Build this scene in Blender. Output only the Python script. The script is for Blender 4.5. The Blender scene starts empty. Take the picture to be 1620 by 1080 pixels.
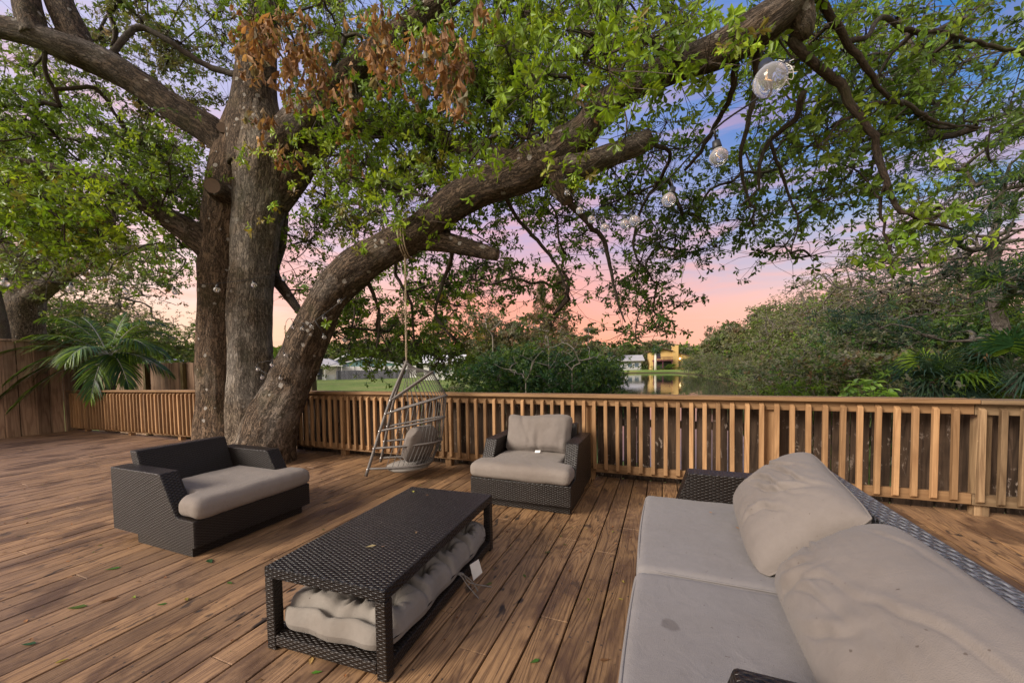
import bpy, math, random
import numpy as np
from mathutils import noise as mnoise, Vector
PI = math.pi
R = math.radians
D = bpy.data
scene = bpy.context.scene
col = scene.collection

# ------------------------------------------------------------------ camera model (deck axes: x along the railing, y towards it)
FPX, PITCH, ROLL, CY, CAMH, YAW = 596.3, R(2.27), R(.95), 603.0, 1.281, R(21.75)

def at(px, py, t=None, z=None, yd=None):
    """world point seen at a photo pixel at forward distance t, or where that line meets height z / plane y=yd"""
    dx, dy = px - 810, py - CY
    cr, sr = math.cos(ROLL), math.sin(ROLL)
    u = dx * cr - dy * sr; v = dx * sr + dy * cr
    c, s = math.cos(PITCH), math.sin(PITCH)
    Y = FPX * c - v * s; Z = -FPX * s - v * c
    d = np.array([u * math.cos(YAW) - Y * math.sin(YAW), u * math.sin(YAW) + Y * math.cos(YAW), Z]) / FPX
    if z is not None: t = (z - CAMH) / d[2]
    elif yd is not None: t = yd / d[1]
    return np.array([0, 0, CAMH]) + t * d

# ------------------------------------------------------------------ geometry accumulator
class Geo:
    def __init__(s):
        s.V = []; s.Q = []; s.T = []; s.UV = []; s.C = []; s.n = 0
    def add(s, V, quads=None, tris=None, uv=None, tint=None):
        V = np.asarray(V, float)
        s.V.append(V)
        if quads is not None and len(quads): s.Q.append(np.asarray(quads, np.int64) + s.n)
        if tris is not None and len(tris): s.T.append(np.asarray(tris, np.int64) + s.n)
        s.UV.append(np.zeros((len(V), 2)) if uv is None else np.asarray(uv, float))
        t = (.5, .5, .5) if tint is None else tint
        t = np.asarray(t, float)
        s.C.append(np.broadcast_to(t, (len(V), 3)))
        s.n += len(V)
        return s
    def hexa(s, c, tint=None):   # 8 corners: bottom 4 ccw, top 4 ccw
        return s.add(c, [(0, 3, 2, 1), (4, 5, 6, 7), (0, 1, 5, 4), (1, 2, 6, 5), (2, 3, 7, 6), (3, 0, 4, 7)], tint=tint)
    def box(s, x0, x1, y0, y1, z0, z1, tint=None):
        return s.hexa([(x0, y0, z0), (x1, y0, z0), (x1, y1, z0), (x0, y1, z0), (x0, y0, z1), (x1, y0, z1), (x1, y1, z1), (x0, y1, z1)], tint)
    def beam(s, a, b, w, h, up=(0, 0, 1), tint=None):
        a, b, up = np.array(a, float), np.array(b, float), np.array(up, float)
        d = b - a; d /= np.linalg.norm(d)
        x = np.cross(d, up); x /= np.linalg.norm(x); z = np.cross(x, d)
        o = [-x * w / 2 - z * h / 2, x * w / 2 - z * h / 2, x * w / 2 + z * h / 2, -x * w / 2 + z * h / 2]
        return s.hexa([a + o[0], a + o[1], a + o[2], a + o[3], b + o[0], b + o[1], b + o[2], b + o[3]][0:8], tint) if False else s.add(
            [a + k for k in o] + [b + k for k in o], [(0, 1, 2, 3), (7, 6, 5, 4), (0, 4, 5, 1), (1, 5, 6, 2), (2, 6, 7, 3), (3, 7, 4, 0)], tint=tint)
    def prism(s, poly, axis, a, b, tint=None):   # poly: list of 2D points extruded along an axis from a to b (convex or fan-able from 0)
        n = len(poly)
        def mk(p, w):
            return (w, p[0], p[1]) if axis == 0 else ((p[0], w, p[1]) if axis == 1 else (p[0], p[1], w))
        V = [mk(p, a) for p in poly] + [mk(p, b) for p in poly]
        q = [(i, (i + 1) % n, n + (i + 1) % n, n + i) for i in range(n)]
        t = [(0, i + 1, i) for i in range(1, n - 1)] + [(n, n + i, n + i + 1) for i in range(1, n - 1)]
        return s.add(V, q, t, tint=tint)
    def tube(s, P, rad, n=8, tint=None, cap=True, rfun=None, uvr=None, flat=1.0):
        P = np.asarray(P, float); m = len(P)
        rad = np.broadcast_to(np.asarray(rad, float), (m,)).copy()
        T = np.gradient(P, axis=0); T /= np.linalg.norm(T, axis=1)[:, None] + 1e-12
        up = np.array([0, 0, 1.]) if abs(T[0][2]) < .9 else np.array([1., 0, 0])
        x = np.cross(up, T[0]); x /= np.linalg.norm(x)
        X = np.zeros((m, 3)); Yv = np.zeros((m, 3))
        for i in range(m):
            x = x - T[i] * np.dot(x, T[i]); x /= np.linalg.norm(x) + 1e-12
            X[i] = x; Yv[i] = np.cross(T[i], x)
        a = np.linspace(0, 2 * PI, n, endpoint=False)
        ln = np.concatenate([[0], np.cumsum(np.linalg.norm(np.diff(P, axis=0), axis=1))])
        rr = rad[:, None] * np.ones((1, n))
        if rfun is not None:
            rr = rr * rfun(a, ln, rad)
        V = P[:, None, :] + rr[:, :, None] * (np.cos(a)[None, :, None] * X[:, None, :] + flat * np.sin(a)[None, :, None] * Yv[:, None, :])
        r0 = float(rad.mean()) if uvr is None else uvr
        uv = np.stack([np.broadcast_to((np.abs(a / PI - 1) * PI * r0)[None, :], (m, n)), np.broadcast_to(ln[:, None], (m, n))], -1).reshape(-1, 2)
        i = np.arange(m - 1)[:, None] * n; j = np.arange(n)[None, :]; k = (j + 1) % n
        q = np.stack([i + j, i + k, i + n + k, i + n + j], -1).reshape(-1, 4)
        tr = None
        V = V.reshape(-1, 3)
        if cap:
            V = np.vstack([V, P[:1], P[-1:]]); uv = np.vstack([uv, [[0, 0]], [[0, ln[-1]]]])
            c0, c1 = m * n, m * n + 1; j = np.arange(n); k = (j + 1) % n
            tr = np.vstack([np.stack([k, j, np.full(n, c0)], -1), np.stack([(m - 1) * n + j, (m - 1) * n + k, np.full(n, c1)], -1)])
        return s.add(V, q, tr, uv, tint)
    def sphere(s, c, r, n=12, m=8, sc=(1, 1, 1), tint=None):
        V = []
        for i in range(m + 1):
            th = PI * i / m
            for j in range(n):
                ph = 2 * PI * j / n
                V.append((c[0] + r * sc[0] * math.sin(th) * math.cos(ph), c[1] + r * sc[1] * math.sin(th) * math.sin(ph), c[2] + r * sc[2] * math.cos(th)))
        q = [(i * n + j, (i + 1) * n + j, (i + 1) * n + (j + 1) % n, i * n + (j + 1) % n) for i in range(m) for j in range(n)]
        return s.add(V, q, tint=tint)
    def build(s, name, mat, parent=None, smooth=False, boxuv=False, bevel=0, seg=1):
        V = np.vstack(s.V); off = np.zeros(3); p = parent
        while p is not None:
            off += np.array(p.location); p = p.parent
        V = V - off
        Q = np.vstack(s.Q) if s.Q else np.zeros((0, 4), np.int64)
        T = np.vstack(s.T) if s.T else np.zeros((0, 3), np.int64)
        me = D.meshes.new(name)
        me.vertices.add(len(V)); me.vertices.foreach_set('co', V.astype(np.float32).ravel())
        loops = np.concatenate([Q.ravel(), T.ravel()])
        me.loops.add(len(loops)); me.loops.foreach_set('vertex_index', loops.astype(np.int32))
        st = np.concatenate([np.arange(len(Q)) * 4, len(Q) * 4 + np.arange(len(T)) * 3])
        me.polygons.add(len(st)); me.polygons.foreach_set('loop_start', st.astype(np.int32))
        me.polygons.foreach_set('use_smooth', np.full(len(st), smooth))
        me.update(calc_edges=True)
        uvl = me.uv_layers.new(name='UVMap')
        if boxuv:
            nor = np.zeros(len(st) * 3, np.float32); me.polygons.foreach_get('normal', nor); nor = np.abs(nor.reshape(-1, 3))
            ax = nor.argmax(1); fa = np.concatenate([np.repeat(ax[:len(Q)], 4), np.repeat(ax[len(Q):], 3)])
            co = V[loops]
            uv = np.where((fa == 0)[:, None], co[:, [1, 2]], np.where((fa == 1)[:, None], co[:, [0, 2]], co[:, [0, 1]]))
        else:
            uv = np.vstack(s.UV)[loops]
        uvl.data.foreach_set('uv', uv.astype(np.float32).ravel())
        C = np.vstack(s.C)
        ca = me.color_attributes.new('tint', 'FLOAT_COLOR', 'POINT')
        ca.data.foreach_set('color', np.hstack([C, np.ones((len(C), 1))]).astype(np.float32).ravel())
        me.validate()
        me.materials.append(mat)
        o = D.objects.new(name, me); col.objects.link(o)
        if parent is not None: o.parent = parent
        if bevel:
            b = o.modifiers.new('bevel', 'BEVEL'); b.width = bevel; b.segments = seg; b.limit_method = 'ANGLE'; b.angle_limit = R(40)
            b.harden_normals = False
        return o

def tag(o, label=None, cat=None, group=None, kind=None):
    if label: o['label'] = label
    if cat: o['category'] = cat
    if group: o['group'] = group
    if kind: o['kind'] = kind
    return o
def thing(name, label, cat, loc=(0, 0, 0), group=None):
    o = D.objects.new(name, None); col.objects.link(o); o.location = tuple(float(v) for v in loc)
    o.empty_display_size = .1
    return tag(o, label, cat, group)
def copy_tree(o, parent=None):
    c = o.copy(); col.objects.link(c)
    if parent is not None: c.parent = parent
    for ch in [k for k in D.objects if k.parent == o]:
        copy_tree(ch, c)
    return c
def interp_path(P, step):
    """Catmull-Rom resample of rows (x,y,z,r)"""
    P = np.asarray(P, float)
    Q = np.vstack([2 * P[0] - P[1], P, 2 * P[-1] - P[-2]])
    out = []
    for i in range(1, len(Q) - 2):
        L = np.linalg.norm(Q[i + 1][:3] - Q[i][:3]); n = max(1, int(L / step))
        for k in range(n):
            t = k / n
            out.append(.5 * ((2 * Q[i]) + (-Q[i - 1] + Q[i + 1]) * t + (2 * Q[i - 1] - 5 * Q[i] + 4 * Q[i + 1] - Q[i + 2]) * t * t + (-Q[i - 1] + 3 * Q[i] - 3 * Q[i + 1] + Q[i + 2]) * t ** 3))
    out.append(P[-1])
    return np.array(out)
def unit(v):
    return v / (np.linalg.norm(v, axis=-1, keepdims=True) + 1e-12)

# ------------------------------------------------------------------ materials
class NT:
    def __init__(s, name):
        s.m = D.materials.new(name); s.m.use_nodes = True; s.t = s.m.node_tree; s.t.nodes.clear()
        s.out = s.n('ShaderNodeOutputMaterial')
    def n(s, typ, **kw):
        nd = s.t.nodes.new(typ)
        for k, v in kw.items():
            if k in nd.inputs: s.set(nd.inputs[k], v)
            else: setattr(nd, k, v)
        return nd
    def set(s, sock, v):
        if isinstance(v, bpy.types.NodeSocket): s.t.links.new(v, sock)
        elif isinstance(v, bpy.types.Node): s.t.links.new(v.outputs[0], sock)
        else:
            if hasattr(sock, 'default_value') and hasattr(sock.default_value, '__len__') and not hasattr(v, '__len__'): v = (v,) * len(sock.default_value)
            if hasattr(sock.default_value, '__len__') and len(sock.default_value) == 4 and len(v) == 3: v = (*v, 1)
            sock.default_value = v
    def math(s, op, a, b=None, c=None):
        nd = s.t.nodes.new('ShaderNodeMath'); nd.operation = op
        s.set(nd.inputs[0], a)
        if b is not None: s.set(nd.inputs[1], b)
        if c is not None: s.set(nd.inputs[2], c)
        return nd.outputs[0]
    def vmath(s, op, a, b=None):
        nd = s.t.nodes.new('ShaderNodeVectorMath'); nd.operation = op
        s.set(nd.inputs[0], a)
        if b is not None: s.set(nd.inputs[1], b)
        return nd.outputs[0]
    def noise(s, vec, scale, detail=4, rough=.55, dist=0, dims='3D', out=0):
        nd = s.t.nodes.new('ShaderNodeTexNoise'); nd.noise_dimensions = dims
        s.set(nd.inputs['Vector'], vec); nd.inputs['Scale'].default_value = scale; nd.inputs['Detail'].default_value = detail
        nd.inputs['Roughness'].default_value = rough; nd.inputs['Distortion'].default_value = dist
        return nd.outputs[out]
    def ramp(s, fac, stops, interp='LINEAR'):
        nd = s.t.nodes.new('ShaderNodeValToRGB'); cr = nd.color_ramp; cr.interpolation = interp
        while len(cr.elements) < len(stops): cr.elements.new(.5)
        for e, (p, c) in zip(cr.elements, stops):
            e.position = p; e.color = (*(c if hasattr(c, '__len__') else (c, c, c)), 1)
        s.set(nd.inputs[0], fac)
        return nd.outputs[0]
    def mix(s, fac, a, b, blend='MIX'):
        nd = s.t.nodes.new('ShaderNodeMix'); nd.data_type = 'RGBA'; nd.blend_type = blend
        s.set(nd.inputs[0], fac); s.set(nd.inputs[6], a); s.set(nd.inputs[7], b)
        return nd.outputs[2]
    def maprange(s, v, a, b, c=0, d=1):
        nd = s.t.nodes.new('ShaderNodeMapRange'); s.set(nd.inputs[0], v)
        for i, x in enumerate((a, b, c, d)): nd.inputs[i + 1].default_value = x
        return nd.outputs[0]
    def scale(s, vec, sc):
        nd = s.t.nodes.new('ShaderNodeMapping'); s.set(nd.inputs[0], vec); nd.inputs['Scale'].default_value = sc
        return nd.outputs[0]
    def bump(s, h, strength=.5, dist=.01, nrm=None):
        nd = s.t.nodes.new('ShaderNodeBump'); s.set(nd.inputs['Height'], h)
        nd.inputs['Strength'].default_value = strength; nd.inputs['Distance'].default_value = dist
        if nrm is not None: s.set(nd.inputs['Normal'], nrm)
        return nd.outputs[0]
    def pbsdf(s, colr, rough=.6, normal=None, spec=.5, metal=0, **kw):
        nd = s.t.nodes.new('ShaderNodeBsdfPrincipled')
        s.set(nd.inputs['Base Color'], colr); s.set(nd.inputs['Roughness'], rough); s.set(nd.inputs['Specular IOR Level'], spec)
        s.set(nd.inputs['Metallic'], metal)
        if normal is not None: s.set(nd.inputs['Normal'], normal)
        for k, v in kw.items(): s.set(nd.inputs[k], v)
        return nd.outputs[0]
    def done(s, sh):
        s.t.links.new(sh, s.out.inputs[0]); return s.m
    def obj(s): return s.n('ShaderNodeTexCoord').outputs['Object']
    def uv(s): return s.n('ShaderNodeTexCoord').outputs['UV']
    def geo(s): return s.n('ShaderNodeNewGeometry').outputs['Position']
    def tint(s): return s.n('ShaderNodeAttribute', attribute_name='tint').outputs['Color']

def mat_plain(name, c, rough=.6, metal=0, spec=.5, nscale=8, namt=.25, bump=0):
    k = NT(name); o = k.obj()
    nz = k.noise(o, nscale, 5)
    cc = k.mix(nz, tuple(v * (1 - namt) for v in c), tuple(min(1, v * (1 + namt)) for v in c))
    nb = k.bump(k.noise(o, nscale * 6, 4), bump, .01) if bump else None
    return k.done(k.pbsdf(cc, rough, nb, spec, metal))

def wood_nodes(k, vec, boardw, light, dark, axis='y', stain=.5, ringscale=26):
    """grain that runs along one axis; every board gets its own random offset"""
    sep = k.n('ShaderNodeSeparateXYZ'); k.set(sep.inputs[0], vec)
    X, Y, Z = sep.outputs
    acr, along = {'y': (X, Y), 'x': (Y, X), 'z': (X, Z), 'zy': (Y, Z)}[axis]
    oth = {'y': Z, 'x': Z, 'z': Y, 'zy': X}[axis]
    idx = k.math('FLOOR', k.math('DIVIDE', acr, boardw))
    wn = k.n('ShaderNodeTexWhiteNoise'); wn.noise_dimensions = '1D'; k.set(wn.inputs['W'], idx)
    rnd = wn.outputs['Value']
    comb = k.n('ShaderNodeCombineXYZ')
    k.set(comb.inputs[0], k.math('MULTIPLY_ADD', acr, 6.0, k.math('MULTIPLY', rnd, 37.)))
    k.set(comb.inputs[1], k.math('MULTIPLY_ADD', along, .5, k.math('MULTIPLY', rnd, 91.)))
    k.set(comb.inputs[2], k.math('MULTIPLY', oth, 6.))
    big = k.noise(comb, 1.0, 2.5, .45, .25)
    rings = k.math('MULTIPLY_ADD', k.math('SINE', k.math('MULTIPLY', big, ringscale * 6.)), .5, .5)
    rings = k.math('POWER', rings, 2.2)
    fc = k.n('ShaderNodeCombineXYZ'); k.set(fc.inputs[0], k.math('MULTIPLY', acr, 260.)); k.set(fc.inputs[1], k.math('MULTIPLY', along, 7.)); k.set(fc.inputs[2], k.math('MULTIPLY', oth, 260))
    fine = k.noise(fc, 1., 3, .6)
    mc = k.n('ShaderNodeCombineXYZ'); k.set(mc.inputs[0], k.math('MULTIPLY_ADD', acr, 40., k.math('MULTIPLY', rnd, 50))); k.set(mc.inputs[1], k.math('MULTIPLY', along, 2.2)); k.set(mc.inputs[2], k.math('MULTIPLY', oth, 40))
    mid = k.noise(mc, 1., 3, .6)
    g = k.math('MULTIPLY_ADD', rings, .21, k.math('MULTIPLY_ADD', fine, .58, k.math('MULTIPLY', mid, .42)))
    c = k.mix(k.maprange(g, .34, .80), light, dark)
    c = k.mix(1., c, k.ramp(rnd, [(0, .66), (.35, .92), (.7, 1.1), (1, 1.36)]), 'MULTIPLY')
    hgt = k.math('ADD', k.math('MULTIPLY', rings, -.5), k.math('MULTIPLY', fine, -.8))
    return c, hgt, rnd, comb, (acr, along, oth)

def make_deck_mat():
    k = NT('deck wood'); o = k.geo()
    c, h, rnd, comb, (acr, along, oth) = wood_nodes(k, o, .1455, (.40, .232, .108), (.095, .047, .022))
    # worn greyish and reddish zones, wet blotches, small black mildew marks, knots
    zone = k.noise(o, .55, 3, .6)
    c = k.mix(k.maprange(zone, .42, .7, 0, .55), c, (.25, .155, .10))
    sepx = k.maprange(acr, -9, -2.5, .42, 0)
    c = k.mix(sepx, c, (.30, .185, .13))
    blot = k.noise(k.scale(o, (1.0, .55, 1)), 3.1, 5, .62, .4)
    c = k.mix(k.maprange(blot, .50, .62, 0, .72), c, (.070, .037, .023))
    marks = k.noise(k.scale(o, (1, .45, 1)), 17, 2, .5)
    area = k.noise(o, 1.3, 2, .5)
    mk = k.math('MULTIPLY', k.maprange(marks, .59, .66), k.maprange(area, .50, .62))
    c = k.mix(k.math('MULTIPLY', mk, .88), c, (.018, .015, .015))
    vo = k.n('ShaderNodeTexVoronoi', feature='F1'); kc = k.n('ShaderNodeCombineXYZ')
    k.set(kc.inputs[0], k.math('MULTIPLY_ADD', acr, 5.0, k.math('MULTIPLY', rnd, 13))); k.set(kc.inputs[1], k.math('MULTIPLY', along, 1.5))
    k.set(vo.inputs['Vector'], kc); vo.inputs['Scale'].default_value = 1.
    kd = vo.outputs['Distance']
    ring = k.math('MULTIPLY_ADD', k.math('SINE', k.math('MULTIPLY', kd, 150)), .5, .5)
    km = k.maprange(kd, .05, .12, 1, 0)
    c = k.mix(k.math('MULTIPLY', km, k.math('MULTIPLY_ADD', ring, .5, .35)), c, (.06, .028, .016))
    fa = k.math('FRACT', k.math('DIVIDE', acr, .1455)); fl_ = k.math('FRACT', k.math('DIVIDE', along, .42))
    sx_ = k.math('MULTIPLY', k.math('SUBTRACT', k.math('ABSOLUTE', k.math('SUBTRACT', fa, .5)), .29), .1455); sy_ = k.math('MULTIPLY', k.math('SUBTRACT', fl_, .05), .42)
    sd2 = k.math('SQRT', k.math('ADD', k.math('MULTIPLY', sx_, sx_), k.math('MULTIPLY', sy_, sy_)))
    c = k.mix(k.maprange(sd2, .0042, .0065, .85, 0), c, (.035, .028, .024))
    spk = k.noise(o, 60, 2, .5)
    c = k.mix(k.maprange(spk, .68, .74, 0, .5), c, (.05, .035, .025))
    rgh = k.maprange(blot, .35, .7, .62, .42)
    bm = k.bump(h, .55, .004, k.bump(k.noise(o, 25, 3), .2, .01))
    return k.done(k.pbsdf(c, rgh, bm, .42))

def make_wood(name, light, dark, boardw=.3, axis='z', lichen=None, damp=.25, bumpd=.003, rough=.7):
    k = NT(name); o = k.geo()
    c, h, rnd, comb, (acr, along, oth) = wood_nodes(k, o, boardw, light, dark, axis, ringscale=9)
    b = k.noise(o, 2.3, 5, .6)
    c = k.mix(k.maprange(b, .5, .75, 0, damp), c, tuple(v * .3 for v in dark))
    if lichen:
        n1 = k.noise(k.scale(o, (1, 1, .45)), 24, 4, .65, .6); n2 = k.noise(o, 2.2, 2)
        f = k.math('MULTIPLY', k.maprange(n1, .58, .66), k.maprange(n2, .45, .6))
        c = k.mix(k.math('MULTIPLY', f, lichen), c, (.44, .36, .30))
    bm = k.bump(h, .6, bumpd)
    return k.done(k.pbsdf(c, rough, bm, .25))

def make_wicker(name, base, hi, pu=.021, pv=.0095, swap=False, rough=.34, dist=.005, worn=.25):
    k = NT(name)
    sep = k.n('ShaderNodeSeparateXYZ'); k.set(sep.inputs[0], k.vmath('ADD', k.uv(), k.vmath('MULTIPLY', k.vmath('SUBTRACT', k.noise(k.uv(), 11, 3, out=1), (.5, .5, .5)), (.008, .005, 0))))
    U, V = (sep.outputs[1], sep.outputs[0]) if swap else (sep.outputs[0], sep.outputs[1])
    u = k.math('DIVIDE', U, pu); v = k.math('DIVIDE', V, pv)
    row = k.math('FLOOR', v); fv = k.math('SUBTRACT', k.math('FRACT', v), .5)
    pv_ = k.math('SQRT', k.math('MAXIMUM', k.math('SUBTRACT', 1., k.math('MULTIPLY', k.math('MULTIPLY', fv, fv), 4.)), 0))
    par = k.math('MULTIPLY', k.math('MODULO', k.math('ABSOLUTE', row), 2), PI)
    wv = k.math('MULTIPLY_ADD', k.math('SINE', k.math('MULTIPLY_ADD', u, PI, par)), .5, .5)
    hor = k.math('MULTIPLY', pv_, wv)
    fu = k.math('SUBTRACT', k.math('FRACT', k.math('ADD', u, .0)), .5)
    ver = k.math('MULTIPLY', k.math('MAXIMUM', k.math('SUBTRACT', 1., k.math('MULTIPLY', k.math('MULTIPLY', fu, fu), 9.)), 0), .25)
    h = k.math('MAXIMUM', hor, ver)
    nz = k.noise(k.uv(), 90, 3); nb = k.noise(k.obj(), 5, 4)
    c = k.mix(k.maprange(h, .15, .8), tuple(x * .25 for x in base), base)  # shade in the gaps between strands is put into the colour
    c = k.mix(k.math('MULTIPLY', k.maprange(nz, .45, .75), worn), c, hi)
    c = k.mix(k.maprange(nb, .5, .75, 0, .25), c, tuple(x * .55 for x in hi))
    bm = k.bump(h, 1., dist)
    return k.done(k.pbsdf(c, k.maprange(nz, .3, .7, rough - .06, rough + .14), bm, .42))

def make_fabric(name, base, dirt, dirtamt=.45, spot=None):
    k = NT(name); o = k.geo()
    n1 = k.noise(o, 3.2, 5, .6); n2 = k.noise(o, 34, 3, .6)
    c = k.mix(k.maprange(n1, .45, .75, 0, dirtamt), base, dirt)
    c = k.mix(k.maprange(n2, .35, .75, 0, .25), c, tuple(v * .72 for v in base))
    sp = k.noise(o, 75, 1, .4)
    c = k.mix(k.maprange(sp, .775, .79, 0, .7), c, (.07, .05, .04))
    if spot is not None:
        for (sx, sy, sz, r) in spot:
            d = k.n('ShaderNodeVectorMath', operation='DISTANCE'); k.set(d.inputs[0], k.vmath('ADD', o, k.vmath('MULTIPLY', k.vmath('SUBTRACT', k.noise(o, 22, 2, out=1), (.5, .5, .5)), (r * .9, r * .9, 0)))); d.inputs[1].default_value = (sx, sy, sz)
            c = k.mix(k.maprange(d.outputs['Value'], r * .75, r, .62, 0), c, (.09, .075, .07))
    wv = k.noise(k.scale(o, (1, 1, 1)), 420, 2, .5)
    bm = k.bump(wv, .55, .003, k.bump(k.noise(o, 9, 4, .6, .8), .25, .02))
    return k.done(k.pbsdf(c, .92, bm, .15, **{'Sheen Weight': .08, 'Sheen Roughness': .5}))

def make_leaf(name, rough=.42, trans=.42, spec=.4, gain=1.0):
    k = NT(name); t = k.tint()
    nz = k.noise(k.geo(), 3, 2)
    c = k.mix(1., t, k.ramp(nz, [(.25, .72 * gain), (.75, 1.22 * gain)]), 'MULTIPLY')
    a = k.pbsdf(c, rough, None, spec)
    tr = k.n('ShaderNodeBsdfTranslucent'); k.set(tr.inputs[0], k.mix(1., c, (1.25, 1.15, .6), 'MULTIPLY'))
    mx = k.n('ShaderNodeMixShader'); mx.inputs[0].default_value = trans
    k.t.links.new(a, mx.inputs[1]); k.t.links.new(tr.outputs[0], mx.inputs[2])
    return k.done(mx.outputs[0])

def make_bark(name, dark, light, grey, scaleu=1., lichen=.0, bumpd=.03, patch=.45, usegeo=False):
    k = NT(name); uv = k.uv(); o = k.geo()
    vec = k.scale(uv, (30 * scaleu, 5.5 * scaleu, 1))
    warp = k.vmath('ADD', vec, k.vmath('MULTIPLY', k.noise(o, 4, 4, .65, out=1), (3.2, 3.2, 3.2)))
    n1 = k.noise(warp, 1.5, 6, .7)
    rd = k.math('ABSOLUTE', k.math('SUBTRACT', k.noise(k.scale(warp, (.55, .5, 1)), 1.6, 4, .6), .5))
    crack = k.maprange(rd, 0, .10)
    h = k.math('MULTIPLY_ADD', crack, .42, k.math('MULTIPLY', n1, 1.15))
    c = k.mix(k.maprange(h, .58, 1.08), dark, light)
    pn = k.noise(o, 1.15, 4, .6, .5)
    c = k.mix(k.maprange(pn, patch, patch + .14, 0, .85), c, k.mix(k.maprange(h, .52, 1.05), tuple(v * .30 for v in grey), grey))
    if lichen:
        v2 = k.n('ShaderNodeTexVoronoi', feature='F1'); k.set(v2.inputs['Vector'], k.vmath('ADD', o, k.vmath('MULTIPLY', k.noise(o, 30, 2, out=1), (.035, .035, .035)))); v2.inputs['Scale'].default_value = 9.; v2.inputs['Randomness'].default_value = 1
        sepc = k.n('ShaderNodeSeparateColor'); k.set(sepc.inputs[0], v2.outputs['Color'])
        rr = k.maprange(sepc.outputs[0], .55, 1., 0, .30)
        lm = k.math('GREATER_THAN', rr, v2.outputs['Distance'])
        c = k.mix(k.math('MULTIPLY', lm, lichen), c, (.55, .50, .45))
        sm = k.noise(o, 48, 2, .5)
        c = k.mix(k.maprange(sm, .70, .73, 0, lichen * .8), c, (.5, .45, .4))
    gn = k.noise(o, 2.7, 3)
    c = k.mix(k.maprange(gn, .56, .72, 0, .28), c, (.085, .095, .03))
    return k.done(k.pbsdf(c, .86, k.bump(h, 1., bumpd, k.bump(k.noise(o, 60, 3), .3, .004)), .2))

M = {}
M['deck'] = make_deck_mat()
M['rail'] = make_wood('railing wood', (.40, .235, .115), (.25, .135, .062), .121, 'z', damp=.3)
M['railh'] = make_wood('railing wood lengthwise', (.38, .225, .11), (.23, .125, .058), 3., 'x', damp=.3)
M['rail_old'] = make_wood('old railing wood', (.34, .225, .125), (.14, .085, .045), .121, 'z', damp=.5)
M['railh_old'] = make_wood('old railing wood lengthwise', (.32, .22, .125), (.14, .085, .045), 3., 'x', damp=.5)
M['picket'] = make_wood('weathered picket wood', (.115, .075, .05), (.040, .026, .018), .15, 'z', lichen=.75, damp=.6)
M['fence'] = make_wood('tan fence wood', (.36, .235, .155), (.17, .10, .065), .145, 'z', lichen=.35, damp=.3)
M['fence_post'] = make_wood('mossy fence post wood', (.17, .125, .045), (.07, .05, .02), .3, 'z', damp=.4)
M['fence_red'] = make_wood('brown fence wood', (.38, .250, .170), (.19, .115, .075), .206, 'zy', damp=.4)
M['gray_fence'] = make_wood('grey fence wood', (.14, .14, .17), (.07, .07, .09), .3, 'z', damp=.3)
M['wicker'] = make_wicker('dark brown wicker', (.017, .011, .008), (.055, .038, .028))
M['wicker_top'] = make_wicker('table top wicker', (.011, .009, .0095), (.06, .05, .045), .025, .0098, rough=.27, dist=.007, worn=.2)
M['wicker_rim'] = make_wicker('coarse wicker rim', (.15, .15, .155), (.48, .48, .50), .034, .017, swap=True, rough=.28, dist=.01, worn=.45)
M['cushion'] = make_fabric('taupe cushion fabric', (.215, .182, .158), (.13, .10, .08), .45)
M['pillow'] = make_fabric('worn taupe pillow fabric', (.190, .163, .146), (.130, .105, .088), .5)
M['grey_cushion'] = make_fabric('grey tufted fabric', (.25, .225, .20), (.15, .12, .095), .55)
M['tag'] = mat_plain('white tag cloth', (.75, .73, .70), .8, nscale=30, namt=.1)
M['leaf'] = make_leaf('oak leaves')
M['leaf_far'] = make_leaf('background leaves', .6, .35, .2)
M['dry'] = make_leaf('dry leaves', .6, .3, .2)
M['palm'] = make_leaf('palm leaflets', .48, .25, .3)
M['bark'] = make_bark('oak bark', (.050, .035, .025), (.25, .175, .12), (.38, .32, .27), 1., .9, .08, .50)
M['bark_brown'] = make_bark('brown oak bark', (.070, .047, .033), (.30, .20, .13), (.36, .29, .22), 1., .95, .07, .56)
M['bark_grey'] = make_bark('grey oak bark', (.085, .062, .046), (.34, .265, .195), (.42, .37, .32), 1., .5, .05, .46)
M['twig'] = make_bark('twig bark', (.030, .022, .017), (.085, .06, .045), (.11, .095, .08), 3., 0, .004)
M['bark_far'] = make_bark('background bark', (.07, .055, .045), (.19, .16, .135), (.25, .22, .19), .6, 0, .02)
M['dead_wood'] = mat_plain('bleached dead wood', (.25, .21, .175), .8)
M['endgrain'] = mat_plain('sawn wood end', (.12, .075, .05), .9, nscale=40)
M['metal'] = mat_plain('taupe wicker frame', (.13, .112, .102), .5, nscale=60, namt=.35, bump=.3)
M['cord'] = mat_plain('dark cord', (.085, .075, .07), .7, nscale=60)
M['rope'] = mat_plain('jute rope', (.33, .25, .17), .9, nscale=80, namt=.4, bump=.5)
M['nut'] = mat_plain('bright metal', (.7, .68, .66), .3, .9)
M['black'] = mat_plain('black rubber', (.015, .015, .016), .5)
M['white'] = mat_plain('white painted wall', (.72, .71, .70), .7, nscale=.5, namt=.08)
M['cream'] = mat_plain('cream wall', (.66, .62, .55), .8, nscale=.6, namt=.1)
M['aqua'] = mat_plain('aqua painted wall', (.33, .58, .62), .8, nscale=.6, namt=.08)
M['mint'] = mat_plain('pale green wall', (.55, .62, .42), .8, nscale=.6, namt=.08)
M['yellow'] = mat_plain('yellow stucco wall', (.58, .38, .14), .85, nscale=.6, namt=.1)
M['greywall'] = mat_plain('grey house wall', (.36, .36, .38), .85, nscale=.6, namt=.1)
M['roof'] = mat_plain('grey shingle roof', (.36, .35, .37), .9, nscale=3, namt=.25)
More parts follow.
